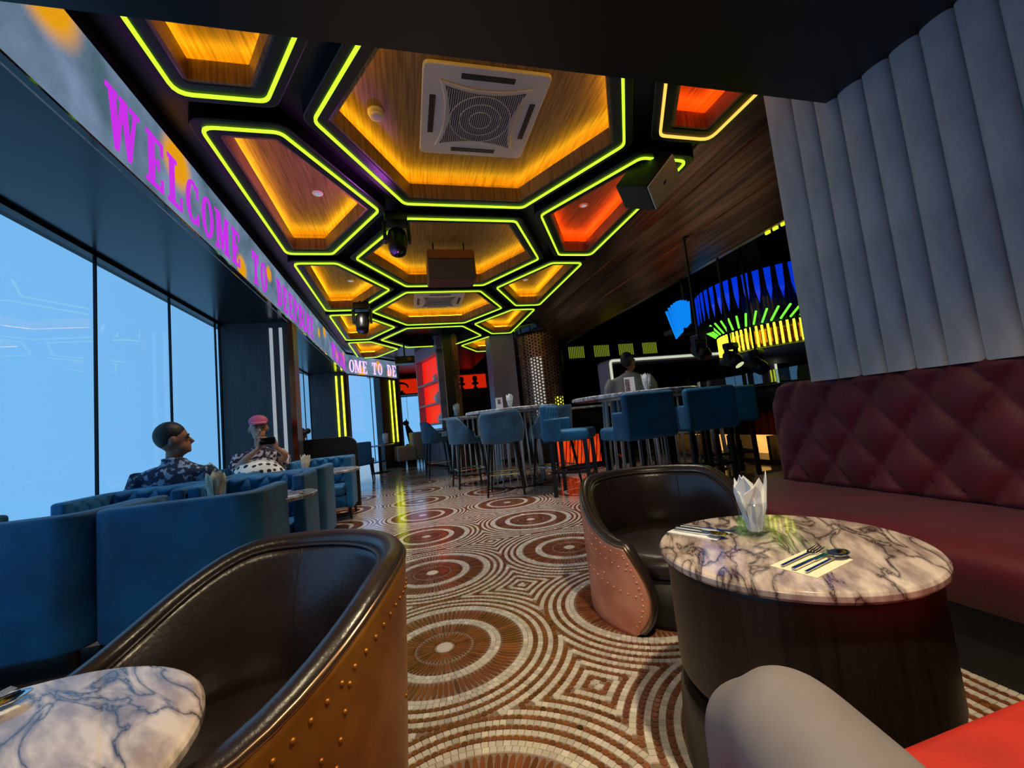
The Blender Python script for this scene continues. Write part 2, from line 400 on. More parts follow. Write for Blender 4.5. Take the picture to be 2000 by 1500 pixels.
# ------------------------------------------------------------------ floor and mosaic
YN = LY0+2.5*LAT
mb = MB(); mb.add([(-2.45, -2, 0), (11, -2, 0), (11, YN, 0), (-2.45, YN, 0), (11, 17.5, 0), (-2.45, 17.5, 0)], [(0, 1, 2, 3), (3, 2, 4, 5)])
floor = struct('floor', mb, 'grout'); floor.data.materials.append(M['ring_floor']); floor.data.polygons[1].material_index = 1
rng = np.random.default_rng(3)
def project(p):
    d = Vector(p)-Vector((0, 0, EYE)); z = d.dot(cf); return 1000+FPX*d.dot(cr)/z, 750+FPX*d.dot(cd)/z
tiles = []
wl, bl = np.array(lin(WHITE)), np.array(lin(BROWN))
for i in range(-2, 4):
    for j in range(-2, 3):
        cx, cy = LX0+i*LAT, LY0+j*LAT
        if cx > 2.6 or cx < -1.9: continue
        for r0, r1, t in RINGS:
            rm = (r0+r1)/2
            if r0 == 0:
                tiles.append((cx, cy, 0, 0, .04, 0)); continue
            wd = .0235 if t < 2 else (.018 if r0 < .1 else .020 if r0 < .2 else .0245)
            n = max(8, int(round(2*PI*(r1 if t == 2 else rm)/wd))); ph = random.random()
            for k in range(n):
                a = 2*PI*(k+ph)/n; x, y = rm*math.cos(a), rm*math.sin(a)
                if max(abs(x), abs(y)) > LAT/2-.002: continue
                if cy+y < .75 or cy+y > YN: continue
                tiles.append((cx+x, cy+y, a, (r1-r0)*.96, 2*PI*rm/n*.95, t))
def tile_geo(x, y, a, l, w_, t):
    ca, sa = math.cos(a), math.sin(a)
    if l == 0: pts = [(.04*math.cos(2*PI*k/10), .04*math.sin(2*PI*k/10)) for k in range(10)]
    elif t == 0 or y > 4.2: pts = [(-l/2, -w_/2), (l/2, -w_/2), (l/2, w_/2), (-l/2, w_/2)]
    elif t == 1: pts = [(l/2*math.cos(PI/4*k+.39)*1.04, w_/2*math.sin(PI/4*k+.39)*1.04) for k in range(8)]
    else: pts = [(l/2*cx_, w_/2*cy_) for cx_, cy_ in ((1, 0), (.8, .62), (.2, .86), (-.55, .8), (-1, .2), (-1, -.2), (-.55, -.8), (.2, -.86), (.8, -.62))]
    return [(x+u*ca-v*sa, y+u*sa+v*ca) for u, v in pts]
vis = []
for k, T in enumerate(tiles):
    if 1.15 < T[1] < 1.75 and .1 < T[0] < .78 and T[3] > 0:
        px, py = project((T[0], T[1], 0))
        if 800 < px < 1330 and py < 1495 and not (px > 1180 and py < 1255): vis.append((-(py), k))
vis.sort(); own = set(k for _, k in vis[:300])
V = []; F = []; COL = []
for k, T in enumerate(tiles):
    p = tile_geo(*T); n = len(p); h = .003+random.random()*.0007
    base = wl if T[5] == 0 else bl
    col = base*(1+rng.normal(0, .12 if T[5] == 0 else .2)); col = np.clip(col*np.array([1, 1+rng.normal(0, .02), 1+rng.normal(0, .04)]), 0, 1)
    if k in own:
        me = bpy.data.meshes.new('tile'); b = len(p); q = [(x-T[0], y-T[1]) for x, y in p]
        me.from_pydata([(x, y, 0) for x, y in q]+[(x*.93, y*.93, h) for x, y in q], [], [tuple(range(b, 2*b))]+[(m_, (m_+1) % b, b+(m_+1) % b, b+m_) for m_ in range(b)])
        at = me.attributes.new('tone', 'FLOAT_COLOR', 'POINT'); at.data.foreach_set('color', list((*col, 1))*(2*b))
        o = bpy.data.objects.new('tile', me); C.objects.link(o); me.materials.append(M['mosaic']); o.location = (T[0], T[1], .0); o.parent = floor
        continue
    b = len(V); V += [(x, y, 0) for x, y in p]+[(T[0]+(x-T[0])*.93, T[1]+(y-T[1])*.93, h) for x, y in p]
    F.append(tuple(range(b+n, b+2*n))); F += [(b+m_, b+(m_+1) % n, b+n+(m_+1) % n, b+n+m_) for m_ in range(n)]
    COL += [(*col, 1)]*(2*n)
me = bpy.data.meshes.new('mosaic_tiles'); me.from_pydata(V, [], F); me.update()
at = me.attributes.new('tone', 'FLOAT_COLOR', 'POINT'); at.data.foreach_set('color', np.array(COL, dtype=np.float32).ravel())
o = bpy.data.objects.new('mosaic_tiles', me); C.objects.link(o); me.materials.append(M['mosaic']); o.parent = floor; o['kind'] = 'stuff'

# ------------------------------------------------------------------ shell: walls, soffits, roof
WX, FX, ZB, ZC = -2.34, -1.45, 2.669, 3.18
roof = struct('ceiling_slab', MB().box((4.3, 7.7, 3.75), (13.8, 19.6, .1)), 'black_matte')
wl_ = MB(); wl_.box((-2.41, 4.5, .11), (.12, 13, .22)); wl_.box((-2.41, 4.5, 3.2), (.12, 13, 1.05)); wl_.box((-2.41, -1.5, 1.44), (.12, 1, 2.46))
wall_left = struct('wall_left', wl_, 'black_matte')
struct('wall_back', MB().box((4.3, -2.05, 1.85), (13.6, .1, 3.7)), 'black_matte')
struct('wall_bar', MB().box((11.05, 7.7, 1.85), (.1, 19.6, 3.7)), 'black_matte')
struct('wall_far', MB().box((6.3, 17.4, 1.85), (9.4, .1, 3.7)).box((.4, 17.4, 3.08), (2.4, .1, 1.25)).box((.4, 17.4, .15), (2.4, .1, .3)), 'violet_wall')
# recess soffit behind the fascia
struct('trim_1', MB().box((-1.915, 5.0, ZB+.03), (.89, 13.6, .06)), 'soffit')
# low black ceiling over the seats in front
struct('trim_2', MB().box((.42, -.24, 3.05), (3.74, 3.54, 1.1)), 'black')
# bronze clad slope towards the bar, bent into facets to give light streaks
S = [(2.66, 3.285), (2.95, 3.125), (3.27, 2.885), (3.6, 2.64), (3.66, 2.64), (3.66, 3.7), (2.66, 3.7)]
mb = MB(); n = len(S); vs = [(x, y, z) for y in (1.53, 12.6) for x, z in S]
mb.add(vs, [tuple(range(n)), tuple(range(2*n-1, n-1, -1))]+[(i, n+i, n+(i+1) % n, (i+1) % n) for i in range(n)])
t3 = struct('trim_3', mb, 'bronze')
for x, z in ((2.95, 3.122), (3.27, 2.882)): obj('streak_rod', MB().tube((x, 1.54, z), (x, 12.5, z), .007, n=8), 'bronze_mirror', t3, smooth=True)  # added rods standing in for reflected light streaks on the bronze
bead = MB()
for k in range(12): bead.box((3.63, 2.2+k*.09, 2.62), (.02, .05, .03))
o = obj('bead_lights', bead, 'led_yellow_dim'); o['kind'] = 'structure'; o.name = 'trim_4'
# windows
def window(name, p, q, z0, z1, cuts, mullw=.014):
    p, q = Vector((*p, 0)), Vector((*q, 0)); d = (q-p).normalized(); L = (q-p).length; a = math.atan2(d.y, d.x)
    fr = MB()
    for z in (z0+.02, z1-.015): fr.box((p+q)/2+Vector((0, 0, z)), (L, .06, .03), a)
    root = struct(name, fr, 'black_metal')
    cs = [0]+cuts+[L]
    for c in cs: 
        u = min(max(c, mullw/2), L-mullw/2)
        obj('mullion', MB().box(p+d*u+Vector((0, 0, (z0+z1)/2)), (mullw, .02, z1-z0-.002), a), 'black_metal', root)
    for c0, c1 in zip(cs, cs[1:]):
        obj('pane', MB().box(p+d*(c0+c1)/2+Vector((0, 0, (z0+z1)/2)), (c1-c0-mullw*.6, .012, z1-z0-.05), a), 'pane_glass', root)
    return root
window('window_1', (WX, -1.0), (WX, 6.13), .22, ZB, [.65, 1.71, 2.77, 3.83, 4.89, 5.95, 7.01])
window('window_2', (WX, 6.4), (WX, 11.2), .22, ZB, [1.06, 2.12, 3.18, 4.24])
# piers with vertical light strips
def pier(p, rz, wdt, strip, lit):
    o = obj('pier', MB().box((wdt/2, .12, ZB/2), (wdt, .24, ZB)), 'pier_wood', wall_left)
    o.location = (*p, 0); o.rotation_euler = (0, 0, rz)
    for sx in strip:
        obj('light_strip', MB().box((sx, -.012, 1.66), (.04, .02, 1.86)), 'led_yellow' if lit else 'strip_white', o, bevel=.004)
    obj('edge_trim', MB().box((wdt-.035, -.004, ZB/2), (.07, .01, ZB-.01)), 'bronze_mirror', o)
    return o
pier((WX, 6.13), 0, .89, (.62, .74), False)
pier((WX, 11.2), 0, .89, (.64, .78), True)
DU = Vector((.58, .815, 0)).normalized(); DA = math.atan2(DU.y, DU.x)
P0 = Vector((-1.45, 11.44, 0)); P3 = P0+DU*2.1
pier(tuple((P0+DU*1.28)[:2]), DA, .8, (.42, .62), True)
window('window_3', tuple(P0[:2]), tuple((P0+DU*1.28)[:2]), .22, ZB, [.85])
e0, e1_ = P3+Vector((.03, .1, 0)), Vector((-.75, 17.35, 0)); em_ = (e0+e1_)/2
struct('wall_end', MB().box((em_.x, em_.y, 1.85), ((e1_-e0).length, .08, 3.7), math.atan2(e1_.y-e0.y, e1_.x-e0.x)), 'violet_wall')

# ------------------------------------------------------------------ coffered ceiling
ZP = 3.40; KP = 2.40/2.53
def hexpoly(cx, cy, a):
    R = a/math.cos(PI/6); return [(cx+R*math.cos(PI/3*k), cy+R*math.sin(PI/3*k)) for k in range(6)]
HX = []
for k in range(4): HX.append((.71, 2.82+2.32*k, 'c'))
for k in range(-1, 4):
    HX.append((.71-2.01, 3.98+2.32*k, 'l')); HX.append((.71+2.01, 3.98+2.32*k, 'r'))
polys = []
for cx, cy, s in HX:
    P = hexpoly(cx, cy, 1.02)
    if s == 'l': P = clip(P, 0, -1.2, True)
    if s == 'r': P = clip(P, 0, 2.6, False)
    if cy < 2: P = clip(P, 1, 1.56, True)
    polys.append((P, cx, cy, s))
outer = [Vector((-1.45, 1.53, 0)), Vector((2.67, 1.53, 0)), Vector((2.67, 17.3, 0)), Vector((-1.45, 17.3, 0))]
loops = [outer]+[[Vector((x, y, 0)) for x, y in reversed(inset(P, .04))] for P, *_ in polys]
tri = tessellate_polygon(loops); flat = [v for l in loops for v in l]
mb = MB(); mb.add([(v.x, v.y, 3.285) for v in flat], [tuple(t) for t in tri])
ceiling = struct('ceiling', mb, 'black')
for P, cx, cy, s in polys:
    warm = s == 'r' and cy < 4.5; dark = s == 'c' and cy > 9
    mb = MB(); ring_prism(mb, inset(P, .082), inset(P, .105), 3.172, 3.306)
    ring_prism(mb, inset(P, -.03), inset(P, .10), 3.286, 3.296); ring_prism(mb, inset(P, -.04), inset(P, -.02), 3.29, 3.41)
    mb.prism(inset(P, -.03), ZP, ZP+.015)
    cof = obj('coffer', mb, 'dark_wood' if dark else 'coffer_wood', ceiling)  # far coffer has no light: its shade is put in as darker wood
    fr = MB(); ring_prism(fr, rounded(inset(P, -.07), .12), rounded(inset(P, .088), .03), 3.166, 3.29)
    obj('coffer_frame', fr, 'black', cof, bevel=.012)
    ls = MB(); ring_prism(ls, rounded(inset(P, -.0095), .09), rounded(inset(P, .0095), .08), 3.152, 3.17)
    obj('led_strip', ls, 'led_gold' if (warm and cy < 2) else 'led_lime', cof)
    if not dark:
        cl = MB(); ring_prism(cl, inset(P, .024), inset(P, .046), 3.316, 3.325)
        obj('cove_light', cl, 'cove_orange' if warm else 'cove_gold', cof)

# ------------------------------------------------------------------ running display on the fascia
def stroke(mb, x0, y0, x1, y1): mb.append([(x0, y0), (x1, y0), (x1, y1), (x0, y1)])
def arc(mb, cx, cy, rx, ry, tx, ty, a0, a1, n=16):
    for k in range(n):
        a, b = math.radians(a0+(a1-a0)*k/n), math.radians(a0+(a1-a0)*(k+1)/n)
        mb.append([(cx+rx*math.cos(a), cy+ry*math.sin(a)), (cx+rx*math.cos(b), cy+ry*math.sin(b)), (cx+(rx-tx)*math.cos(b), cy+(ry-ty)*math.sin(b)), (cx+(rx-tx)*math.cos(a), cy+(ry-ty)*math.sin(a))])
def letter(ch):
    q = []; R = lambda *a: stroke(q, *a)
    if ch in 'ELPBDU' and ch != 'U': R(.08, 0, .28, 1)
    if ch == 'E':
        R(0, .91, .6, 1); R(0, 0, .6, .09); R(.28, .46, .46, .54); R(.4, .38, .46, .62); R(.52, .74, .6, .91); R(.52, .09, .6, .26)
    elif ch == 'L': R(0, .91, .38, 1); R(0, 0, .6, .09); R(.52, .09, .6, .3)
    elif ch == 'T': R(.22, 0, .42, 1); R(0, .91, .64, 1); R(0, .72, .08, .91); R(.56, .72, .64, .91); R(.12, 0, .52, .09)
    elif ch == 'O': arc(q, .32, .5, .32, .5, .17, .08, 0, 360, 28)
    elif ch == 'C': arc(q, .32, .5, .32, .5, .17, .08, 48, 312, 24); R(.52, .66, .6, .95); R(.52, .05, .6, .3)
    elif ch == 'D': R(0, .91, .3, 1); R(0, 0, .3, .09); arc(q, .28, .5, .36, .5, .17, .09, -90, 90)
    elif ch == 'P': R(0, .91, .3, 1); R(0, 0, .38, .09); arc(q, .28, .74, .32, .26, .15, .08, -90, 90)
    elif ch == 'B': R(0, .91, .3, 1); R(0, 0, .3, .09); arc(q, .28, .75, .3, .25, .15, .08, -90, 90); arc(q, .28, .27, .34, .27, .17, .08, -90, 90)
    elif ch == 'U': R(.06, .28, .24, 1); R(.46, .28, .58, 1); R(0, .91, .3, 1); R(.38, .91, .66, 1); arc(q, .32, .28, .26, .28, .15, .09, 180, 360)
    elif ch == 'M':
        R(.08, 0, .17, 1); R(.63, 0, .83, 1); R(0, 0, .25, .09); R(.55, 0, .91, .09); R(0, .91, .2, 1); R(.7, .91, .91, 1)
        q.append([(.08, 1), (.3, 1), (.5, .12), (.4, 0)]); q.append([(.4, 0), (.5, .12), (.72, 1), (.63, 1)])
    elif ch == 'W':
        R(0, .91, .3, 1); R(.66, .91, .96, 1); R(.36, .91, .56, 1)
        q += [[(.06, 1), (.26, 1), (.34, 0), (.24, 0)], [(.24, 0), (.34, 0), (.50, 1), (.42, 1)], [(.40, 1), (.58, 1), (.70, 0), (.60, 0)], [(.60, 0), (.70, 0), (.88, 1), (.80, 1)]]
    return q, {'M': .91, 'W': .96, 'T': .64, 'O': .64, 'D': .64, 'U': .66}.get(ch, .62)
def display(name, label, p, d, L, text_at):
    root = thing(name, label, 'display', p, math.atan2(d[1], d[0]), 'running text displays')
    obj('screen', MB().box((L/2, .03, (ZB+ZC)/2), (L, .06, ZC-ZB)), 'display_screen', root)
    f = MB().box((L/2, .018, ZB-.008), (L, .036, .014)); f.box((L/2, .035, ZC+.03), (L, .075, .06)); obj('frame', f, 'black_gloss', root)
    for ch, y, m_ in text_at:
        q, wd = letter(ch); s = .27/ .9; mb = MB(); hgt = .345
        for poly in q:
            vs = [((x-wd/2)*s, yy, (z-.5)*hgt) for yy in (0, .006) for x, z in poly]; k = len(poly)
            mb.add(vs, [tuple(range(k)), tuple(range(2*k-1, k-1, -1))]+[(i, k+i, k+(i+1) % k, (i+1) % k) for i in range(k)])
        o = obj('letter', mb, m_, root, fix=True); o.location = (y, -.006, 2.885)
    return root
# fascia runs along +Y at x=FX and faces +X
ty = [('W', 2.64), ('E', 2.945), ('L', 3.18), ('C', 3.42), ('O', 3.66), ('M', 3.935), ('E', 4.22), ('T', 4.74), ('O', 5.0), ('D', 5.57), ('E', 5.83), ('E', 6.09), ('P', 6.35), ('B', 6.61), ('L', 6.85), ('U', 7.1), ('E', 7.36),
      ('W', 9.35), ('E', 9.65), ('L', 9.92), ('C', 10.18), ('O', 10.44), ('M', 10.74), ('E', 11.05)]
mags = 'letter_magenta'
# local +x runs along the wall, local -y faces the room: built along +Y the room lies at local -y
display('led_display', 'long LED display band reading WELCOME TO DEEPBLUE above the window wall', (FX, -2, 0), (0, 1), 13.36, [(c, y+2, mags) for c, y in ty])
display('led_display', 'short angled LED display at the end of the window wall', tuple(P0+Vector((.0, -.06, 0))), tuple(DU), 2.1,
        [('O', .18, 'letter_pale'), ('M', .42, 'letter_pale'), ('E', .68, 'letter_pale'), ('T', 1.08, 'letter_pale'), ('O', 1.32, 'letter_pale'), ('D', 1.74, 'letter_pale'), ('E', 1.97, 'letter_pale')])

# ------------------------------------------------------------------ tufting and upholstery helpers
def sst(a, b, x):
    t = min(max((x-a)/(b-a), 0), 1); return t*t*(3-2*t)
def tuft_h(x, z, px, pz, dep):
    a, b = x/px+z/(2*pz), x/px-z/(2*pz)
    p = abs(math.sin(PI*a))*abs(math.sin(PI*b))
    return dep*(p**.38)
def tuft_panel(mb, W, H, px, pz, dep, nx, nz, fn, ox=0, oz=0):
    """fn(x, z, h) -> 3D point, x in 0..W, z in 0..H"""
    def g(u, v):
        x, z = u*W, v*H
        e = min(1, x/.03, (W-x)/.03, z/.03, (H-z)/.03); e = math.sqrt(max(e, 0))
        return fn(x, z, tuft_h(x-ox, z-oz, px, pz, dep)*e)
    return mb.grid(g, nx, nz)

# ------------------------------------------------------------------ fluted wall panel above the banquette
fw = MB().box((2.42, -.05, 1.6), (.22, 3.86, 3.2)); wall_right = struct('wall_right', fw, 'grey_velvet')
y = 1.888
first = True; fl = None
while y > -1.6:
    wd = .165 if first else .118
    def g(u, v, wd=wd): 
        a = PI*u; return (2.315-.055*math.sin(a)**.42, -wd/2+wd*(1-math.cos(a))/2, v*2.15)
    if first or fl is None:
        o = obj('flute', MB().grid(g, 13, 8), 'grey_velvet', wall_right, smooth=True)
        if not first: fl = o
    else:
        o = fl.copy(); C.objects.link(o); o.parent = wall_right
    o.location = (0, y-wd/2, 1.05); y -= wd; first = False
struct('wall_right_end', MB().box((2.9, 1.9, 1.6), (1.16, .03, 3.2)), 'black_matte')

# ------------------------------------------------------------------ red tufted banquette and front bench
bq = thing('banquette', 'long dark red velvet banquette with deep tufted back along the fluted wall', 'banquette', (2.0, .4, 0))
mb = MB()
tuft_panel(mb, 3.9, .615, .24, .167, .05, 260, 44, lambda x, z, h: (2.30-h*min(1, .3+x/.12)-2.0, 2.19-x-.4, .45+z*(1-.22*max(0, 1-x/.14)**2.5)), ox=.36-.24, oz=.145)
obj('tufted_back', mb, 'red_velvet', bq, smooth=True)
obj('back_frame', MB().box((.345, -.18, .745), (.10, 3.88, .60)), 'red_velvet', bq, bevel=.05, seg=4)
mb = MB()
prof = [(.28, .46), (-.18, .462), (-.265, .452), (-.31, .42), (-.32, .36), (-.295, .27), (-.28, .25)]
prof2 = [(.28, .12), (.28, .46)]
for k in range(len(prof)-1): pass
n = len(prof); vs = [(x, yy-.4, z) for yy in (-1.6, 2.24) for x, z in prof]+[(.28, -2.0, .25), (.28, 1.84, .25)]
mb.add(vs, [(i, i+1, n+i+1, n+i) for i in range(n-1)]+[tuple(range(n-1, -1, -1))+(2*n,), tuple(range(n, 2*n))+(2*n+1,)])
obj('seat_cushion', mb, 'red_velvet', bq, smooth=False, bevel=.02)
obj('plinth', MB().box((.02, -.09, .125), (.5, 3.8, .25)), 'black_matte', bq)
bn = thing('bench', 'warm lit red upholstered bench seat in the front right corner', 'bench', (.6, .2, 0))
obj('seat_cushion', MB().box((.27, -.04, .380), (1.46, .74, .15)), 'bench_red_lit', bn, bevel=.03, seg=3)
obj('base', MB().box((.27, -.10, .15), (1.4, .56, .30)), 'black_matte', bn)

# ------------------------------------------------------------------ round drum tables
def drum_table(label, loc, rz, pedestal=False):
    t = thing('drum_table', label, 'table', loc, rz, 'round marble tables in front')
    obj('table_top', MB().lathe([(.31, .549), (.326, .552), (.333, .560), (.333, .572), (.328, .578), (.318, .5805)], 64), 'marble', t, smooth=True, bevel=.001)
    if pedestal:
        obj('pole', MB().tube((0, 0, .02), (0, 0, .549), .045, n=20), 'table_wood', t, smooth=True); obj('base', MB().lathe([(.13, 0), (.13, .015), (.05, .03)], 32), 'dark_wood', t, smooth=True)
        return t
    obj('drum', MB().lathe([(.30, .235), (.312, .245), (.314, .26), (.314, .535), (.31, .549)], 64), 'table_wood', t, smooth=True, bevel=.002)
    obj('neck', MB().lathe([(.265, .19), (.265, .236)], 48), 'black', t, smooth=True)
    obj('base', MB().lathe([(.330, 0), (.330, .012), (.322, .17), (.312, .19)], 64), 'dark_wood', t, smooth=True, bevel=.002)
    return t
TR, TL = Vector((1.0, .99, 0)), Vector((-.687, .758, 0))
drum_table('round marble topped drum table with a glass of napkins beside the banquette', TR, .9)
drum_table('round marble topped table cut off at the lower left', TL, 2.3, True)

# ------------------------------------------------------------------ riveted tub chairs
def tub_chair(label, loc, rz, R, zb, za, tm, shell, bul=.30, tap=.87):
    t = thing('tub_chair', label, 'chair', loc, rz, 'riveted metal tub chairs')
    def S(u, v, off):
        zt = zb-(zb-za)*sst(.4, 1, abs(u)); th = u*(tm+bul*math.sin(PI*v**.8)); r = R*(tap+(1-tap)*v**.7)-off
        return (r*math.sin(th), r*math.cos(th), v*zt)
    obj('shell', MB().grid(lambda a, b: S(a*2-1, b, 0), 81, 22), shell, t, smooth=True, solid=.008)
    def I(u, v, off):
        x, y, z = S(u*.985, .38+.61*v, .055+.035*math.sin(PI*v)*1.0); return (x, y, z)
    obj('inner_lining', MB().grid(lambda a, b: I(a*2-1, b, 0), 81, 14), 'leather', t, smooth=True, solid=.01)
    edge = [S(-1, v/16, .028) for v in range(1, 16)]+[S(u/40*2-1, 1, .028) for u in range(41)]+[S(1, v/16, .028) for v in range(15, 0, -1)]
    obj('rolled_rim', MB().path(edge, [(.031, .022)]*len(edge), 10), 'leather', t, smooth=True)
    ed2 = [Vector(S(-1, v/16, .002)) for v in range(1, 16)]+[Vector(S(u/40*2-1, 1, .002)) for u in range(41)]+[Vector(S(1, v/16, .002)) for v in range(15, 0, -1)]
    obj('metal_edge', MB().path(ed2, .009, 8), 'rim_metal', t, smooth=True)
    ed3 = [Vector(S(u/40*2-1, .985, .062)) for u in range(41)]
    obj('piping', MB().path(ed3, .006, 6), 'leather', t, smooth=True)
    for u0 in (-.27, .27):
        pts = [Vector(I(u0, v/10, 0)) for v in range(11)]; pts = [p*.992+Vector((0, 0, p.z*.008)) for p in pts]
        obj('seam', MB().path(pts, .004, 6), 'black_matte', t, smooth=True)
    rs = R-.075
    obj('seat_cushion', MB().lathe([(rs*.9, .22), (rs, .24), (rs*1.0, .285), (rs*.95, .31), (rs*.8, .322), (rs*.4, .326)], 48), 'leather', t, smooth=True)
    obj('base', MB().lathe([(R*.74, .0), (R*.76, .03), (R*.78, .23)], 48), 'black_matte', t, smooth=True)
    rv = MB()
    def riv(u, v):
        p = Vector(S(u, v, -.004)); rv.ell(p, (.0055, .0055, .0055), 6, 4)
    for k in range(-30, 31): riv(k/31, .90)
    for k in range(-8, 9): riv(k/8*.9, .55) if k % 2 else None
    for s_ in (-1, 1):
        for v in range(2, 15): riv(s_*.965, v/16)
        for v in range(2, 14): riv(s_*.62, v/15)
        for k in range(9): riv(s_*(.66+k*.035), .46); riv(s_*(.66+k*.035), .74)
    o = obj('rivets', rv, shell, t, smooth=True); o['kind'] = 'stuff'
    return t
tub_chair('copper riveted tub chair with black leather lining behind the napkin table', (1.252, 1.955, 0), -.23, .42, .615, .385, 2.34, 'copper', .23, .985)
tub_chair('golden riveted tub chair with dark leather lining at the front left', (-.434, 1.136, 0), -.853, .397, .69, .50, 2.25, 'brass_shell')

# ------------------------------------------------------------------ blue tufted armchairs by the window
def armchair():
    t = thing('armchair', 'x', 'chair', (0, 0, 0), 0, 'blue velvet armchairs by the window')
    W, D = .37, .275
    # U wall: outer rounded at the back, straight at the front
    po = [(-W, -D), (-W, D-.12)]+[(-W+.12-.12*math.cos(a*PI/12), D-.12+.12*math.sin(a*PI/12)) for a in range(1, 7)]
    po += [(-x, y_) for x, y_ in reversed(po)]
    k = .085; pi_ = [(-W+k, -D), (-W+k, D-.14-.03)]+[(-W+k+.05-.05*math.cos(a*PI/12), D-.14-.03+.05*math.sin(a*PI/12)) for a in range(1, 7)]
    pi_ += [(-x, y_) for x, y_ in reversed(pi_)]
    obj('shell', MB().prism([p for p in reversed(po)]+pi_, .14, .77), 'blue_velvet', t, bevel=.022, seg=3, fix=True)
    mb = MB(); tuft_panel(mb, .54, .36, .135, .09, .035, 60, 46, lambda x, z, h: (x-.27, .145-h, .405+z))
    obj('tufted_back', mb, 'blue_velvet', t, smooth=True)
    for s_ in (-1, 1):
        mb = MB(); tuft_panel(mb, .36, .35, .12, .0875, .018, 44, 36, lambda x, z, h: (s_*(.288-h), -.24+x, .405+z))
        obj('tufted_arm', mb, 'blue_velvet', t, smooth=True)
    obj('seat_cushion', MB().box((0, -.07, .355), (.555, .42, .13)), 'blue_velvet', t, bevel=.04, seg=4)
    obj('seat_base', MB().box((0, -.03, .22), (.56, .47, .14)), 'blue_velvet', t, bevel=.01)
    for sx in (-1, 1):
        for sy in (-1, 1): obj('leg', MB().tube((sx*.33, sy*.235, 0), (sx*.315, sy*.22, .145), .014, .022, 8), 'black', t)
    return t
ac = armchair(); ac.location = (-1.90, 2.70, 0); ac.rotation_euler = (0, 0, PI)
ac['label'] = 'blue velvet armchair with its back to us at the left edge of the picture'
dup(ac, (-1.155, 2.715, 0), PI-.02, 'blue velvet armchair with its broad smooth back to us behind the golden tub chair')
dup(ac, (-1.885, 3.60, 0), 0, 'tufted blue armchair facing us, nearest the window in front of the seated man')
dup(ac, (-1.14, 3.62, 0), 0, 'tufted blue armchair facing us beside the aisle, behind the small marble table')
dup(ac, (-1.90, 4.235, 0), PI, 'blue armchair the man in the patterned shirt sits in')
dup(ac, (-1.13, 4.25, 0), PI, 'empty blue armchair seen from its side beside the seated man')
dup(ac, (-1.91, 5.83, 0), 0, 'blue armchair the woman in the pink cap sits in')
dup(ac, (-1.10, 5.83, 0), 0, 'tufted blue armchair in front of the curved wooden partition')

# ------------------------------------------------------------------ small tables of the window row
def cafe_table(label, loc, r, ztop, crystal=True, square=False):
    t = thing('cafe_table', label, 'table', loc, 0, 'small tables of the window row')
    obj('table_top', MB().lathe([(r-.02, ztop-.03), (r, ztop-.02), (r, ztop-.006), (r-.008, ztop)], 48), 'marble_pale', t, smooth=True, bevel=.001)
    obj('pole', MB().tube((0, 0, .03), (0, 0, ztop-.03), .035, n=14), 'black_metal', t, smooth=True)
    obj('base', MB().lathe([(.2, 0), (.2, .012), (.06, .03), (.04, .06)], 32), 'black_metal', t, smooth=True)
    g = MB(); rnd = random.Random(4)
    for k in range(46):
        a = rnd.random()*2*PI; zz = .08+rnd.random()*(ztop-.2); g.box((.06*math.cos(a), .06*math.sin(a), zz), (.03, .03, .035), a)
    obj('crystal_cladding', g, 'crystal', t, bevel=.003)
    return t
cafe_table('small round marble table set with cutlery between the blue armchairs', (-.95, 3.16, 0), .30, .66)
cafe_table('small round pale marble table beside the curved wooden partition', (-.93, 5.02, 0), .36, .66)

# curved wooden partition
po = [(0, 0), (.98, 0), (.98, .86)]+[(.80+.18*math.cos(a*PI/16), .86+.17*math.sin(a*PI/16)) for a in range(1, 8)]+[(0, 1.03)]
mb = MB(); n = len(po); vs = [(x, yy, z) for yy in (0, .09) for x, z in po]
mb.add(vs, [tuple(range(n)), tuple(range(2*n-1, n-1, -1))]+[(i, n+i, n+(i+1) % n, (i+1) % n) for i in range(n)])
part = tag(obj('partition', mb, 'dark_wood', bevel=.006), 'low dark wooden partition with a rounded upper corner behind the blue seats', 'partition'); part.location = (-1.74, 6.55, 0)

# ------------------------------------------------------------------ high tables and stools
def high_table(label, loc, r, loc_rods=24):
    t = thing('high_table', label, 'table', loc, 0, 'round high tables')
    obj('table_top', MB().lathe([(r-.02, 1.15), (r, 1.158), (r, 1.19), (r-.012, 1.2)], 56), 'marble_pale', t, smooth=True, bevel=.002)
    obj('base_ring', MB().path([(.44*math.cos(a*PI/24), .44*math.sin(a*PI/24), .012) for a in range(48)], .012, 8, closed=True), 'black_metal', t, smooth=True)
    obj('top_ring', MB().lathe([(.45, 1.135), (.45, 1.15), (.02, 1.15)], 48), 'rod_white', t, smooth=True)
    for k in range(loc_rods):
        a = 2*PI*k/loc_rods; r_ = .02 if k % 6 == 0 else .009
        obj('rod', MB().tube((.44*math.cos(a), .44*math.sin(a), .014), (.40*math.cos(a), .40*math.sin(a), 1.14), r_, n=8), 'rod_white', t, smooth=True)
    return t
high_table('farthest round high table on white rods near the shelf cabinet', (1.27, 8.75, 0), .66)
high_table('middle round high table on white rods ringed by grey blue stools', (1.62, 6.45, 0), .74)
high_table('nearest round high table on white rods with a menu card, beside the square blue stools', (2.88, 4.85, 0), .80)
high_table('round high table behind the rightmost square blue stool', (4.25, 5.55, 0), .5)

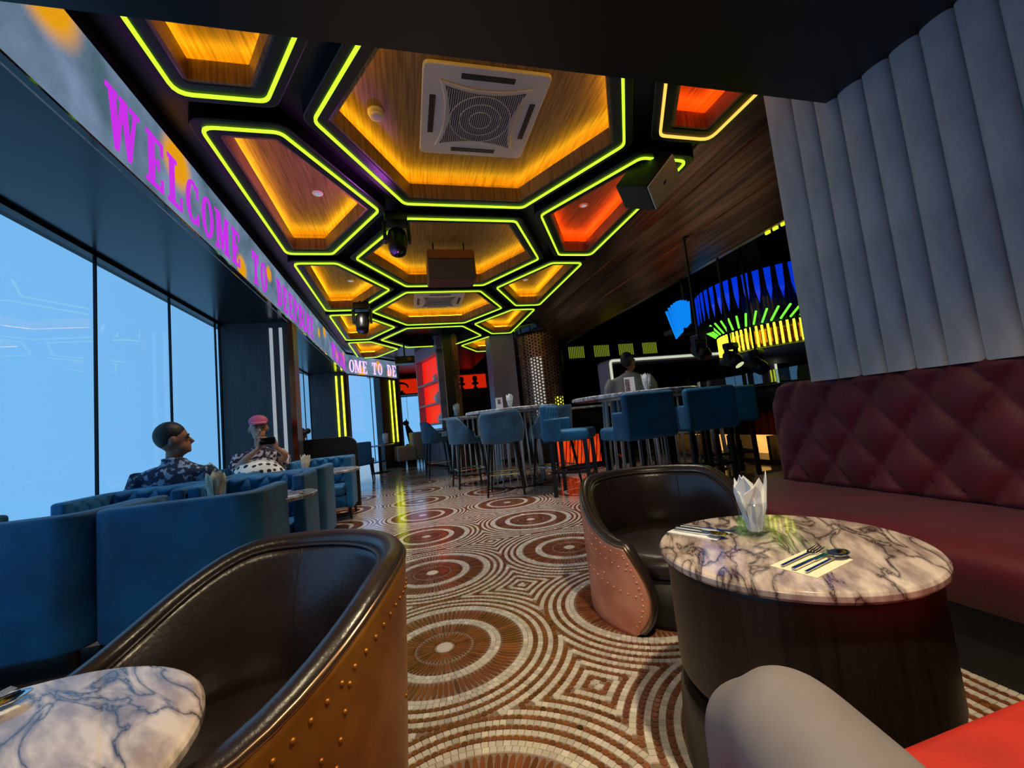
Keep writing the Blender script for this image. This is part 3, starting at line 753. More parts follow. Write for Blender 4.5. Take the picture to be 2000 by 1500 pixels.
def square_stool():
    t = thing('bar_stool', 'x', 'stool', (0, 0, 0), 0, 'square backed blue bar stools')
    obj('back_shell', MB().box((0, .27, .925), (.62, .085, .47)), 'blue_velvet', t, bevel=.04, seg=4)
    for s_ in (-1, 1): obj('side_wing', MB().box((s_*.285, .17, .84), (.06, .22, .28)), 'blue_velvet', t, bevel=.025, seg=3)
    mb = MB(); tuft_panel(mb, .48, .33, .12, .0825, .03, 48, 34, lambda x, z, h: (x-.24, .232-h, .81+z)); obj('tufted_back', mb, 'blue_velvet', t, smooth=True)
    obj('seat_cushion', MB().box((0, -.02, .755), (.54, .52, .14)), 'blue_velvet', t, bevel=.045, seg=4)
    for sx in (-1, 1):
        for sy in (-1, 1): obj('leg', MB().bar((sx*.235, sy*.22, 0), (sx*.23, sy*.215, .69), .045, .045), 'black', t)
    for a, b, z in (((-.235, -.22), (.235, -.22), .24), ((-.235, .22), (.235, .22), .30), ((-.235, -.22), (-.235, .22), .30), ((.235, -.22), (.235, .22), .30)):
        obj('stretcher', MB().bar((*a, z), (*b, z), .03, .03), 'black', t)
    return t
ss = square_stool(); ss.location = (2.30, 3.92, 0); ss.rotation_euler = (0, 0, PI+.10)
ss['label'] = 'blue square backed bar stool, largest of the three turned away beside the high tables'
dup(ss, (3.26, 4.14, 0), PI-.1, 'blue square backed bar stool, middle one of the three turned away')
dup(ss, (4.14, 4.72, 0), PI-.3, 'blue square backed bar stool, farthest right of the three turned away')
dup(ss, (2.03, 5.03, 0), .95, 'blue bar stool turned to show its tufted back and seat between the high tables')
def barrel_stool():
    t = thing('bar_stool', 'x', 'stool', (0, 0, 0), 0, 'curved grey blue bar stools')
    def sh(u, v, r):
        th = (u*2-1)*1.75; top = 1.16-.26*sst(.45, 1, abs(u*2-1)); return ((r+.03*v)*math.sin(th), (r+.03*v)*math.cos(th), .72+(top-.72)*v)
    mb = MB(); N = 41
    mb.grid(lambda a, b: sh(a, 1-abs(2*b-1) if False else min(1, b*2) if b <= .5 else min(1, 2-2*b), .30 if b <= .5 else .245), N, 17)
    obj('curved_back', mb, 'teal_velvet', t, smooth=True, fix=True)
    obj('seat_cushion', MB().lathe([(.2, .70), (.27, .715), (.285, .76), (.27, .80), (.2, .815), (.05, .82)], 36), 'teal_velvet', t, smooth=True)
    for sx in (-1, 1):
        for sy in (-1, 1): obj('leg', MB().tube((sx*.25, sy*.25, 0), (sx*.18, sy*.18, .72), .014, .024, 8), 'black', t)
    for a, b in (((-1, -1), (1, -1)), ((1, -1), (1, 1)), ((1, 1), (-1, 1)), ((-1, 1), (-1, -1))):
        obj('footrest', MB().tube((a[0]*.222, a[1]*.222, .29), (b[0]*.222, b[1]*.222, .29), .009, n=8), 'chrome', t)
    return t
bs = barrel_stool(); bs.location = (1.28, 5.78, 0); bs.rotation_euler = (0, 0, PI-.3)
bs['label'] = 'grey blue curved bar stool, nearest to us at the middle high table'
dup(bs, (2.05, 5.82, 0), PI+.35, 'grey blue curved bar stool just behind the tufted blue stool')
dup(bs, (.93, 6.95, 0), -PI/2+.1+PI, 'grey blue curved bar stool on the aisle side of the middle high table')
dup(bs, (.56, 9.05, 0), PI/2+.1, 'grey blue curved bar stool on the aisle side of the farthest high table')

# ------------------------------------------------------------------ cutlery, napkins, glasses
def napkin_glass(label, loc, s=1.0, warm=False):
    t = thing('napkin_glass', label, 'glass', loc, 0, 'glasses of folded napkins'); t.scale = (s, s, s)
    obj('tumbler', MB().lathe([(.036, 0), (.040, .006), (.043, .105), (.0405, .105), (.0375, .016), (.01, .014)], 32), 'clear_glass', t, smooth=True)
    rnd = random.Random(int(loc[0]*100)+5)
    for k in range(18):
        a = 2*PI*k/9+rnd.uniform(-.2, .2); r0, r1 = .020+.008*rnd.random(), (.030+.016*rnd.random() if k < 9 else .012+.012*rnd.random()); h = .14+.055*rnd.random()
        ca, sa = math.cos(a), math.sin(a); wq = .030
        def P(r, v, z): return (r*ca-v*sa, r*sa+v*ca, z)
        vs = [P(r0*.6, -.012, .018), P(r0*.6, .012, .018), P((r0+r1)*.5, wq*.7, .09), P(r1, wq*.75, h*.86), P(r1*1.08, rnd.uniform(-.012, .012), h), P(r1, -wq*.75, h*.84), P((r0+r1)*.5, -wq*.7, .09), P(r1*.62, 0, .1)]
        obj('napkin', MB().add(vs, [(0, 1, 2, 7), (0, 7, 6), (7, 2, 3, 4), (6, 7, 4, 5)]), 'napkin_warm' if warm else 'napkin', t, solid=.0016)
    return t
ZT = .5808
napkin_glass('clear glass stuffed with white paper napkins on the near drum table', (.99, 1.07, ZT))
napkin_glass('glass of paper napkins standing behind the broad blue chair back', (-1.20, 3.02, .66), 1.15, True)
napkin_glass('glass of paper napkins on the marble table beside the seated woman', (-1.13, 5.0, .66), 1.1, True)
napkin_glass('glass of paper napkins on the farthest high table', (.98, 8.5, 1.2), 1.5)
napkin_glass('glass of paper napkins on the middle high table', (1.55, 6.2, 1.2), 1.2)
napkin_glass('glass of paper napkins on the nearest high table', (3.02, 4.72, 1.2), 1.3)
def cutlery_set(nm, loc, rz, warm):
    t = tag(obj('napkin', MB().box((0, 0, .0008), (.105, .165, .0016)), 'napkin_warm' if warm else 'napkin'), 'paper napkin under cutlery '+nm, 'napkin', 'flat napkins'); t.location = loc; t.rotation_euler = (0, 0, rz)
    def hold(name, lab):
        e = thing(name, lab, name, (loc[0], loc[1], loc[2]+.0016), rz, 'cutlery'); return e
    f = hold('fork', 'steel fork '+nm)
    obj('handle', MB().bar((-.028, -.075, .0045), (-.028, .045, .006), .0075, .003), 'chrome', f, bevel=.001)
    obj('head', MB().add([(-.0315, .044, .004), (-.0245, .044, .004), (-.016, .062, .004), (-.040, .062, .004), (-.0315, .044, .007), (-.0245, .044, .007), (-.016, .062, .006), (-.040, .062, .006)], [(0, 3, 2, 1), (4, 5, 6, 7), (0, 1, 5, 4), (1, 2, 6, 5), (2, 3, 7, 6), (3, 0, 4, 7)]), 'chrome', f)
    for k in range(4): obj('tine', MB().tube((-.0385+k*.007, .061, .005), (-.0385+k*.007, .103, .010), .0018, .001, 6), 'chrome', f)
    s_ = hold('spoon', 'steel spoon '+nm)
    obj('handle', MB().bar((.026, -.075, .0045), (.026, .05, .006), .007, .003), 'chrome', s_, bevel=.001)
    def bowl(u, v):
        a = 2*PI*u; return (.026+.021*v*math.cos(a), .076+.031*v*math.sin(a), .013-.010*(1-v*v))
    obj('bowl', MB().grid(bowl, 24, 7, cu=True), 'chrome', s_, smooth=True, solid=.0012)
    k_ = hold('knife', 'steel knife '+nm)
    obj('handle', MB().bar((0, -.078, .005), (0, .01, .005), .010, .006), 'chrome', k_, bevel=.0015)
    obj('blade', MB().bar((.001, .01, .005), (.001, .07, .005), .013, .0015), 'chrome', k_)
cutlery_set('on the side of the near drum table closest to us', (.928, .843, ZT), -1.33, True)
cutlery_set('on the far side of the near drum table', (.885, 1.195, ZT), -2.72, False)
cutlery_set('on the marble table at the lower left', (-.80, .95, ZT), -.6, False)
cutlery_set('on the small marble table of the window row', (-.80, 3.02, .66), -.9, False)

# menu card and small things on the high table
mc = thing('menu_card', 'standing menu card with dark photo panel on the nearest high table', 'menu card', (2.72, 4.62, 1.2), -.2)
obj('card', MB().box((0, 0, .10), (.13, .006, .20)), 'napkin', mc); obj('photo_panel', MB().box((-.03, -.004, .10), (.06, .002, .15)), 'print_dark', mc)
obj('foot', MB().box((0, 0, .005), (.13, .05, .01)), 'clear_glass', mc)

mc = thing('menu_card', 'pale standing menu card beside the napkin glass on the middle high table', 'menu card', (1.36, 6.12, 1.2), .1)
obj('card', MB().box((0, 0, .09), (.11, .006, .17)), 'napkin', mc); obj('foot', MB().box((0, 0, .005), (.11, .05, .01)), 'clear_glass', mc); obj('photo_panel', MB().box((.0, -.004, .11), (.05, .002, .07)), 'print_dark', mc)

# ------------------------------------------------------------------ ceiling equipment
def cassette(label, loc, sx, sy):
    t = thing('air_conditioner', label, 'air conditioner', loc, 0, 'ceiling cassette air conditioners'); t.scale = (sx, sy, 1)
    obj('panel', MB().prism(rounded([(-.475, -.475), (.475, -.475), (.475, .475), (-.475, .475)], .05), -.03, 0), 'white_plastic', t, bevel=.008)
    q = []
    for k in range(4):
        for j in range(10):
            u = -1+2*j/10; r = .255+.055*u*u; a = k*PI/2; q.append((r*math.cos(a)-u*.31*math.sin(a), r*math.sin(a)+u*.31*math.cos(a)))
    obj('grille_frame', MB().prism([(x*1.14, y_*1.14) for x, y_ in q], -.042, -.03), 'white_plastic', t, bevel=.006)
    obj('grille', MB().prism(q, -.046, -.0415), 'grille_grey', t)
    g = MB()
    for k in range(-17, 18):
        lim = .27+.04*(k/17)**2; g.box((k*.017, 0, -.0475), (.004, 2*lim-.02, .004))
    o = obj('grille_bars', g, 'white_plastic', t); o['kind'] = 'stuff'
    for r in (.09, .17, .25): obj('grille_ring', MB().path([(r*math.cos(a*PI/20), r*math.sin(a*PI/20), -.049) for a in range(40)], .003, 6, closed=True), 'white_plastic', t)
    for k in range(4):
        a = k*PI/2; obj('outlet_slot', MB().box((.395*math.cos(a), .395*math.sin(a), -.031), (.045, .40, .006), a), 'black', t)
        obj('corner_slot', MB().path([(.28*math.cos(a+PI/4)*1.0+.09*math.cos(a+PI/4+b), .28*math.sin(a+PI/4)*1.0+.09*math.sin(a+PI/4+b), -.031) for b in (-.7, -.35, 0, .35, .7)], .006, 6), 'black', t)
    return t
cassette('large white cassette air conditioner in the nearest hexagonal coffer', (.757*KP, 3.084*KP, ZP), KP, KP)
cassette('small looking white cassette air conditioner in the third hexagonal coffer', (.72, 7.60, ZP), KP, KP)
sd = thing('smoke_detector', 'round white ceiling fitting beside the nearest air conditioner', 'smoke detector', (-.06, 3.14*KP, ZP))
obj('base', MB().lathe([(.055, -.03), (.06, -.02), (.06, 0)], 24), 'white_plastic', sd, smooth=True); obj('head', MB().lathe([(.04, -.055), (.048, -.05), (.05, -.03)], 24), 'white_plastic', sd, smooth=True)
DL = []
dn = ['small round downlight in the purple lit coffer by the display', 'small round downlight in the orange coffer beside the hanging speaker', 'small round downlight in the second coffer along the display', 'small round downlight in the second coffer along the bronze slope']
for lb, (x, y_) in zip(dn, [(-.726*KP, 4.345*KP), (2.267*KP, 4.383*KP), (-.732*KP, 6.89*KP), (2.25*KP, 6.94*KP)]):
    d = thing('downlight', lb, 'downlight', (x, y_, ZP), 0, 'small coffer downlights')
    obj('trim_ring', MB().lathe([(.045, -.012), (.05, -.006), (.05, 0)], 24), 'white_plastic', d, smooth=True); obj('lens', MB().lathe([(.028, -.014), (.03, -.0125)], 20), 'strip_white', d)
    DL.append((x, y_))
def moving_head(label, loc, s=1, rx=0):
    t = thing('moving_head_light', label, 'stage light', loc, rx, 'moving head stage lights'); t.scale = (s, s, s)
    obj('base', MB().box((0, 0, -.05), (.22, .18, .10)), 'black_metal', t, bevel=.015)
    obj('hook_clamp', MB().box((0, 0, .012), (.05, .04, .05)), 'black_metal', t)
    for sx in (-1, 1): obj('yoke_arm', MB().bar((sx*.115, 0, -.09), (sx*.115, 0, -.29), .035, .09), 'black_metal', t, bevel=.01)
    h = obj('head', MB().path([(0, .06, -.14), (0, .02, -.2), (0, -.03, -.30), (0, -.06, -.38), (0, -.075, -.42)], [.05, .092, .095, .085, .078], 18), 'black_metal', t, smooth=True)
    obj('lens', MB().path([(0, -.0755, -.421), (0, -.077, -.425)], .062, 18), 'black_gloss', h, smooth=True)
    return t
moving_head('black moving head light hanging between the coffers near the speaker', (.03, 4.05, 3.16), 1.0)
moving_head('black moving head light hanging farther along the display', (-.60, 6.95, 3.16), 1.15)
sp = thing('subwoofer', 'dark red sided box speaker hanging in the second hexagonal coffer', 'speaker', (.68, 5.0, 2.85), 0, 'hanging speakers')
obj('cabinet', MB().box((0, .18, .19), (.60, .34, .38)), 'speaker_box', sp, bevel=.01); obj('front_grille', MB().box((0, 0, .13), (.57, .02, .24)), 'grille_grey', sp, bevel=.006); obj('front_band', MB().box((0, 0, .315), (.58, .022, .12)), 'speaker_box', sp, bevel=.006)
for sx in (-1, 1): obj('hanger', MB().tube((sx*.2, .2, .37), (sx*.2, .2, .68), .01), 'black_metal', sp)
hs = thing('loudspeaker', 'angled black loudspeaker with pale green front below the right coffers', 'speaker', (2.30, 2.93, 2.925), 0, 'hanging speakers')
e1 = Vector((.38, .73, .56)).normalized(); e2 = Vector((-.43, .67, -.59)); e2 = (e2-e1*e2.dot(e1)).normalized(); n3 = e1.cross(e2)
vf = (Vector((2.47, 3.15, 2.07))).normalized(); vr = (cr-vf*cr.dot(vf)).normalized(); vd = vf.cross(vr)
W3 = Matrix((vr, vd, vf)).transposed(); f1, f2, f3 = W3@e1, W3@e2, W3@n3
if f3.dot(vf) > 0: f3 = -f3
mx = Matrix((f1, f3, f2)).transposed()
obj('cabinet', MB().box((-f3*.17), (.26, .34, .39), m=mx), 'black_matte', hs, bevel=.012)
obj('front_grille', MB().box(f3*.004, (.245, .012, .375), m=mx), 'speaker_face', hs, bevel=.004)
obj('badge', MB().box(f3*.011, (.02, .004, .035), m=mx), 'black', hs)
obj('bracket', MB().tube((-.12, .1, .05), (-.12, .1, .36), .015), 'black_metal', hs)
pj = thing('projector', 'dark projector hanging from the ceiling at the far end', 'projector', (.03, 10.1, 2.62))
obj('body', MB().box((0, 0, .08), (.46, .36, .17)), 'black_metal', pj, bevel=.02); obj('lens', MB().tube((.1, -.19, .08), (.1, -.23, .08), .05), 'black_gloss', pj); obj('pole', MB().tube((0, 0, .16), (0, 0, .775), .02), 'black_metal', pj)

# ------------------------------------------------------------------ far end of the room
A_, B_ = Vector((.46, 12.3, 0)), Vector((.97, 10.62, 0)); ud = (B_-A_).normalized(); ua = math.atan2(ud.y, ud.x); LN = (B_-A_).length
# shelf column: local x runs from far to near, local -y... faces the aisle
sh = thing('shelf_column', 'white column with three red lit display niches at the end of the aisle', 'shelf', A_, ua)
mb = MB(); mb.box((LN/2, .16, 2.2), (LN, .2, 2.0)); mb.box((LN/2, -.04, 3.25), (LN, .2, .6))
for z in (.98, 1.13, 1.66, 2.24): mb.box((LN/2, -.04, z), (LN, .2, .05))
for x in (.03, LN-.03): mb.box((x, -.04, 2.0), (.06, .2, 2.1))
obj('carcass', mb, 'mauve', sh)
for z0, z1 in ((1.155, 1.635), (1.685, 2.215), (2.265, 2.94)): obj('niche_back', MB().box((LN/2, .05, (z0+z1)/2), (LN-.13, .02, z1-z0)), 'shelf_red', sh)
cb = thing('cabinet', 'dark glossy cabinet below the red niches', 'cabinet', A_+Vector((.02, -.06, 0)), ua)
obj('body', MB().box((LN/2+.05, .10, .475), (LN+.2, .42, .95)), 'black_gloss', cb, bevel=.01)
for k in range(3): obj('door', MB().box((LN/2+.05+(k-1)*(LN+.16)/3, -.115, .49), ((LN+.1)/3, .02, .85)), 'violet_wall', cb, bevel=.004)
for nm, k, z, r in (('small white ornament in the upper red niche', .75, 2.266, .09), ('white coral ornament in the middle red niche', .8, 1.686, .13), ('round white vase in the lower red niche', .85, 1.156, .11)):
    p = A_+ud*(LN*k); o = tag(obj('ornament', MB().lathe([(r*.5, 0), (r*.9, r*.5), (r, r*1.0), (r*.7, r*1.6), (r*.3, r*1.9), (r*.45, r*2.1)], 20), 'white_paint', smooth=True), nm, 'ornament', 'niche ornaments')
    nv = Vector((ud.y, -ud.x, 0)); o.location = p+nv*(.05)+Vector((0, 0, z))
def perf_sheet(mb, fn, nu, nv, hole=.33):
    """sheet of nu x nv cells each with an octagonal hole; fn(u, v) in cell units -> 3D"""
    for i in range(nu):
        for j in range(nv):
            c = (i+.5, j+.5+(.5 if i % 2 else 0)); sq = [(.5, 0), (.5, .5), (0, .5), (-.5, .5), (-.5, 0), (-.5, -.5), (0, -.5), (.5, -.5)]
            oc = [(hole*math.cos(PI/4*k), hole*math.sin(PI/4*k)) for k in range(8)]
            vs = [fn(c[0]+x, c[1]+y_) for x, y_ in sq]+[fn(c[0]+x, c[1]+y_) for x, y_ in oc]
            mb.add(vs, [(k, (k+1) % 8, 8+(k+1) % 8, 8+k) for k in range(8)])
    return mb
bc = thing('pillar', 'slim black pillar with a glittering perforated panel in front of the far coffers', 'pillar', (1.04, 9.5, 0))
obj('core', MB().box((-.04, .06, 1.64), (.2, .2, 3.28)), 'black', bc); mb = MB(); perf_sheet(mb, lambda u, v: (.065+u*.045, -.05+u*.012, .05+v*.05), 3, 62, .3); obj('perforated_panel', mb, 'gold_perf', bc); obj('panel_light', MB().box((.12, .03, 1.6), (.10, .02, 3.1)), 'black_gloss', bc)
wp = thing('pillar', 'broad pale lilac pillar left of the perforated column', 'pillar', (2.42, 10.2, 0))
obj('shaft', MB().box((0, 0, 1.62), (.62, .6, 3.24)), 'mauve', wp, bevel=.01); obj('skirting', MB().box((0, 0, .05), (.66, .64, .1)), 'black', wp)
pc = thing('perforated_column', 'large round bronze column of perforated sheets glowing from inside', 'column', (3.22, 9.25, 0))
for k in range(4):
    a0 = PI+k*.55-.15; mb = MB(); perf_sheet(mb, lambda u, v: ((.56-.02*(k % 2))*math.cos(a0+u*.1347), (.56-.02*(k % 2))*math.sin(a0+u*.1347), .9+v*.075), 4, 27, .33); obj('perforated_sheet', mb, 'gold_perf', pc, smooth=True)
for a0, a1, z0, z1, mm in ((3.72, 4.35, .9, 2.4, 'panel_glow'), (4.75, 5.2, .9, 1.45, 'led_yellow_dim'), (4.35, 4.75, .95, 1.9, 'black'), (3.0, 3.72, .9, 2.95, 'black'), (5.2, 5.6, .9, 2.9, 'black'), (4.75, 5.2, 1.45, 2.9, 'black'), (4.35, 4.75, 1.9, 2.9, 'black'), (3.9, 4.35, 2.4, 2.9, 'black')):
    obj('inner_panel', MB().grid(lambda u, v: (.5*math.cos(a0+(a1-a0)*u), .5*math.sin(a0+(a1-a0)*u), z0+(z1-z0)*v), 8, 2), mm, pc)
obj('plinth', MB().lathe([(.62, 0), (.62, .9), (.58, .92)], 40), 'black_gloss', pc, smooth=True); obj('capital', MB().lathe([(.58, 2.95), (.62, 3.0), (.62, 3.6)], 40), 'black_gloss', pc, smooth=True)
# red lit niche and busts on the far wall
nc = thing('display_niche', 'long orange red lit niche high on the far wall', 'niche', (0, 17.3, 0))
mb = MB().box((1.35, 0, 2.82), (4.0, .06, .62)); obj('lit_back', mb, 'niche_red', nc); mb = MB().box((1.37, -.15, 2.49), (4.0, .36, .05)).box((1.37, -.15, 3.15), (4.0, .36, .05)); obj('ledge', mb, 'dark_wood', nc)
for k, (x, lb) in enumerate(((-.18, 'dark curled sculpture in the red niche left of the shelf column'), (2.28, 'small dark bust in the red niche'), (2.85, 'larger dark bust in the red niche beside the lilac pillar'))):
    s_ = .5 if k == 0 else .42+.08*(k-1); mb = MB()
    if k == 0: mb.path([(.28*math.cos(a*.5)*1.0, 0, .26+.2*math.sin(a*.5)) for a in range(11)], [.03+.006*a for a in range(11)], 10).box((0, 0, .03), (.3, .12, .06))
    else: mb.lathe([(.09, 0), (.1, .04), (.04, .1), (.05, .16), (.16, .2), (.14, .26), (.06, .3), (.09, .36), (.11, .44), (.08, .52), (.02, .55)], 18)
    o = tag(obj('sculpture', mb, 'statue', smooth=True), lb, 'sculpture', 'sculptures in the red niche'); o.location = (x, 17.12, 2.515)
dr = thing('cladding_panel', 'dark red wall cladding under the niche seen between the pillars', 'panel', (2.4, 17.25, 0))
for k in range(3): obj('panel_board', MB().box((-.55+k*.55, 0, 1.2), (.53, .08, 2.4)), 'shelf_red' if False else 'red_velvet', dr, bevel=.01)
gw = window('window_4', (-.75, 17.4), (1.6, 17.4), .3, 2.45, [.75, 1.55])
# beige armchair, cat statue, far table and chair
bcq = thing('armchair', 'beige armchair with its pale back to the aisle at the far end', 'chair', (-.02, 12.6, 0), .2); bcq.scale = (.82, .82, .92)
obj('back', MB().box((.26, .0, .62), (.40, .62, .86)), 'beige', bcq, bevel=.06, seg=3); obj('arm', MB().box((-.16, -.28, .42), (.68, .14, .46)), 'beige', bcq, bevel=.06, seg=3); obj('arm', MB().box((-.16, .28, .42), (.68, .14, .46)), 'beige', bcq, bevel=.06, seg=3)
obj('seat_cushion', MB().box((-.14, 0, .36), (.62, .5, .18)), 'beige', bcq, bevel=.05, seg=3)
for sx in (-.42, .38):
    for sy in (-.26, .26): obj('leg', MB().tube((sx, sy, 0), (sx, sy, .2), .018, .024, 8), 'black', bcq)
ct = thing('cat_statue', 'tall dark seated cat statue beside the beige armchair', 'statue', (.02, 13.95, 0))
obj('plinth', MB().box((0, 0, .3), (.3, .3, .6)), 'black', ct, bevel=.01)
obj('body', MB().path([(.1, 0, .62), (.08, 0, .78), (.0, 0, .95), (-.05, 0, 1.1), (-.08, 0, 1.2)], [.15, .16, .11, .075, .06], 14), 'statue', ct, smooth=True)
hd = obj('head', MB().ell((-.10, 0, 1.28), (.1, .075, .085)), 'statue', ct, smooth=True)
for sy in (-1, 1): obj('ear', MB().path([(-.08, sy*.04, 1.33), (-.075, sy*.045, 1.44)], [.03, .004], 8), 'statue', hd)
obj('tail', MB().path([(.2, 0, .62), (.28, .02, .63), (.33, .0, .68)], [.04, .035, .02], 8), 'statue', ct, smooth=True)
ft = thing('side_table', 'dark far table with a glass of napkins under the yellow light strips', 'table', (-.80, 11.6, 0))
obj('table_top', MB().lathe([(.38, .69), (.4, .7), (.4, .72), (.39, .725)], 32), 'marble_pale', ft, smooth=True); obj('pole', MB().tube((0, 0, .02), (0, 0, .69), .04), 'black_metal', ft); obj('base', MB().lathe([(.25, 0), (.25, .015), (.05, .03)], 24), 'black_metal', ft, smooth=True)
napkin_glass('glass of paper napkins on the far dark table', (-.62, 11.5, .725), 1.6)
fc = thing('dining_chair', 'teal upholstered chair at the end of the wooden partition', 'chair', (-1.08, 10.1, 0), PI)
obj('back', MB().box((0, .22, .62), (.46, .09, .50)), 'teal_velvet', fc, bevel=.035, seg=3); obj('seat_cushion', MB().box((0, -.02, .42), (.48, .48, .12)), 'teal_velvet', fc, bevel=.035, seg=3)
for sx in (-1, 1):
    for sy in (-1, 1): obj('leg', MB().tube((sx*.22, sy*.22, 0), (sx*.19, sy*.19, .38), .014, .026, 8), 'black', fc)

# ------------------------------------------------------------------ bar
bk = thing('bar_counter', 'dark bar counter with glowing orange base behind the stools', 'bar', (2.9, 7.1, 0))
obj('body', MB().box((.5, .25, .55), (1.4, .5, 1.1)), 'black_gloss', bk); obj('counter_top', MB().box((.5, .22, 1.12), (1.5, .62, .04)), 'marble_pale', bk, bevel=.006)
mb = MB()
for k in range(7): mb.box((-.28+k*.12, -.02, .36), (.10, .03, .5))
obj('ember_panel', mb, 'ember', bk)
for k in range(12): obj('mesh_bar', MB().bar((-.3+k*.075, -.045, .10), (-.22+k*.075, -.045, .62), .012, .012), 'black_metal', bk)
obj('mesh_frame', MB().box((.1, -.045, .63), (1.0, .03, .04)).box((.1, -.045, .09), (1.0, .03, .04)), 'black_metal', bk)
br = thing('bar_cabinet', 'dark bar counter with amber lit bottle shelf and low glass screen', 'bar', (5.08, 5.6, 0), -PI/2)
obj('body', MB().box((-.25, .4, .77), (3.3, .6, .72)), 'black_gloss', br, bevel=.01); obj('lit_shelf_back', MB().box((-.25, .6, .22), (3.2, .04, .36)), 'shelf_amber', br); obj('shelf_floor', MB().box((-.25, .35, .03), (3.3, .7, .05)), 'dark_wood', br)
obj('counter_top', MB().box((-.25, .38, 1.145), (3.34, .7, .03)), 'black_gloss', br, bevel=.006)
for k in range(5): obj('divider', MB().box((-1.85+k*.8, .3, .22), (.05, .5, .36)), 'black', br)
for k in range(3): obj('glass_pane', MB().box((-1.32+k*1.08, .1, 1.26), (1.06, .012, .2)), 'screen_glass', br)
for k in range(4): obj('post', MB().box((-1.86+k*1.08, .1, 1.265), (.025, .025, .21)), 'chrome', br)
for k in range(8):
    o = tag(obj('bottle', MB().lathe([(.03, 0), (.034, .01), (.034, .14), (.012, .19), (.012, .25)], 12), 'crystal' if k % 2 else 'statue', smooth=True), 'small bottle in the amber lit shelf at the foot of the bar', 'bottle', 'bottles in the amber lit shelf')
    o.location = (5.32, 4.62+k*.29, .056)
# white rounded frame of the bar
fr = thing('serving_hatch', 'white rounded frame around the bar opening behind the man in grey', 'hatch', (4.1, 7.7, 0))
po = rounded([(0, .35), (4.3, .35), (4.3, 2.08), (0, 2.08)], .12, 5); pi_ = rounded([(.09, .44), (4.21, .44), (4.21, 1.97), (.09, 1.97)], .08, 5)
mb = MB(); tmp = MB(); ring_prism(tmp, po, pi_, 0, .5); mb.add([(x, z, y_) for x, y_, z in tmp.v], tmp.f); obj('frame', mb, 'mauve', fr, fix=True)
mb = MB(); tmp = MB(); ring_prism(tmp, inset(po, .02), inset(po, .07), -.02, .0); mb.add([(x, z, y_) for x, y_, z in tmp.v], tmp.f); obj('edge_light', mb, 'frame_glow', fr, fix=True)
obj('back_panel', MB().box((2.15, .55, 1.2), (4.1, .04, 1.5)), 'dark_wood', fr)
obj('blue_panel', MB().box((1.5, .50, 1.62), (1.1, .02, .28)), 'fin_dark', fr)
obj('shelf', MB().box((2.15, .4, 1.2), (4.0, .25, .04)), 'black_gloss', fr)
for k in range(6):
    o = tag(obj('bottle', MB().lathe([(.04, 0), (.045, .01), (.045, .2), (.015, .27), (.015, .34)], 12), ('crystal', 'statue', 'black_gloss')[k % 3], smooth=True), 'bottle on the dark shelf inside the white bar frame', 'bottle', 'bottles inside the bar frame'); o.location = (4.6+k*.55, 8.08, 1.221)
wc = thing('bar_cupboard', 'tall black cupboard with rows of yellow lit slits behind the bar', 'cupboard', (6.05, 9.75, 0))
obj('body', MB().box((0, .3, 1.6), (4.2, .5, 3.2)), 'black_gloss', wc)
for g_ in range(4):
    for k in range(9): obj('slit', MB().box((-1.9+g_*.72+k*.05, .04, 2.6), (.02, .02, .30)), 'slit_yellow', wc)
# chandelier
ch = thing('chandelier', 'round chandelier with blue fins and yellow tubes over the bar', 'chandelier', (5.50, 4.80, 1.62)); ch.scale = (.62, .62, .62)
obj('hub', MB().lathe([(1.45, .05), (1.5, .0), (1.5, -.12), (1.2, -.2), (.2, -.2)], 48), 'violet_wall', ch, smooth=True)
obj('ceiling_drum', MB().lathe([(1.0, .0), (1.0, 1.5), (.3, 1.55), (.3, 3.28)], 40), 'black_gloss', ch, smooth=True, bevel=.01)
for k in range(40):
    a = PI*.78+k*PI*1.02/40
    obj('yellow_tube', MB().tube((1.46*math.cos(a), 1.46*math.sin(a), .06), (1.46*math.cos(a), 1.46*math.sin(a), .52), .022, n=8), 'led_yellow', ch)
obj('tube_backing', MB().lathe([(1.40, .06), (1.40, .54)], 48), 'bronze_mirror', ch, smooth=True)
for k in range(28):
    a = PI*.78+k*PI*1.02/28; r0, r1 = 1.5, 1.80
    obj('green_tube', MB().tube((r0*math.cos(a), r0*math.sin(a), .57), (r1*math.cos(a+.12), r1*math.sin(a+.12), .78), .022, n=8), 'led_green', ch)
for k in range(26):
    a = PI*.80+k*PI*.95/26; r = 1.86; da = .034
    pts = [(r*math.cos(a-da), r*math.sin(a-da), 1.62), (r*math.cos(a+da), r*math.sin(a+da), 1.62), (r*math.cos(a+da*.7), r*math.sin(a+da*.7), 1.16), (r*math.cos(a), r*math.sin(a), .92), (r*math.cos(a-da*.8), r*math.sin(a-da*.8), 1.2)]
    obj('fin', MB().add(pts, [(0, 1, 2, 3, 4)]), 'fin_blue', ch, solid=.012)
fs = thing('chandelier', 'bright blue wing of hanging fins left of the yellow chandelier', 'chandelier', (3.36, 4.52, 1.83), 0); fs.scale = (.71, .71, .71)
obj('mount', MB().box((.55, .25, .18), (.9, .3, .10)), 'black_metal', fs, bevel=.02); obj('stem', MB().tube((.55, .25, .2), (.55, .25, 2.6), .04), 'black_metal', fs)
for k in range(9):
    obj('fin', MB().add([(-.12+k*.085, -.05+k*.03, .60+k*.03-.006*(k-4)**2), (-.055+k*.085, -.03+k*.03, .62+k*.03-.006*(k-4)**2), (.10+k*.065, .0+k*.03, .02+k*.04), (.05+k*.065, -.02+k*.03, .0+k*.04)], [(0, 1, 2, 3)]), 'fin_cyan', fs, solid=.012)
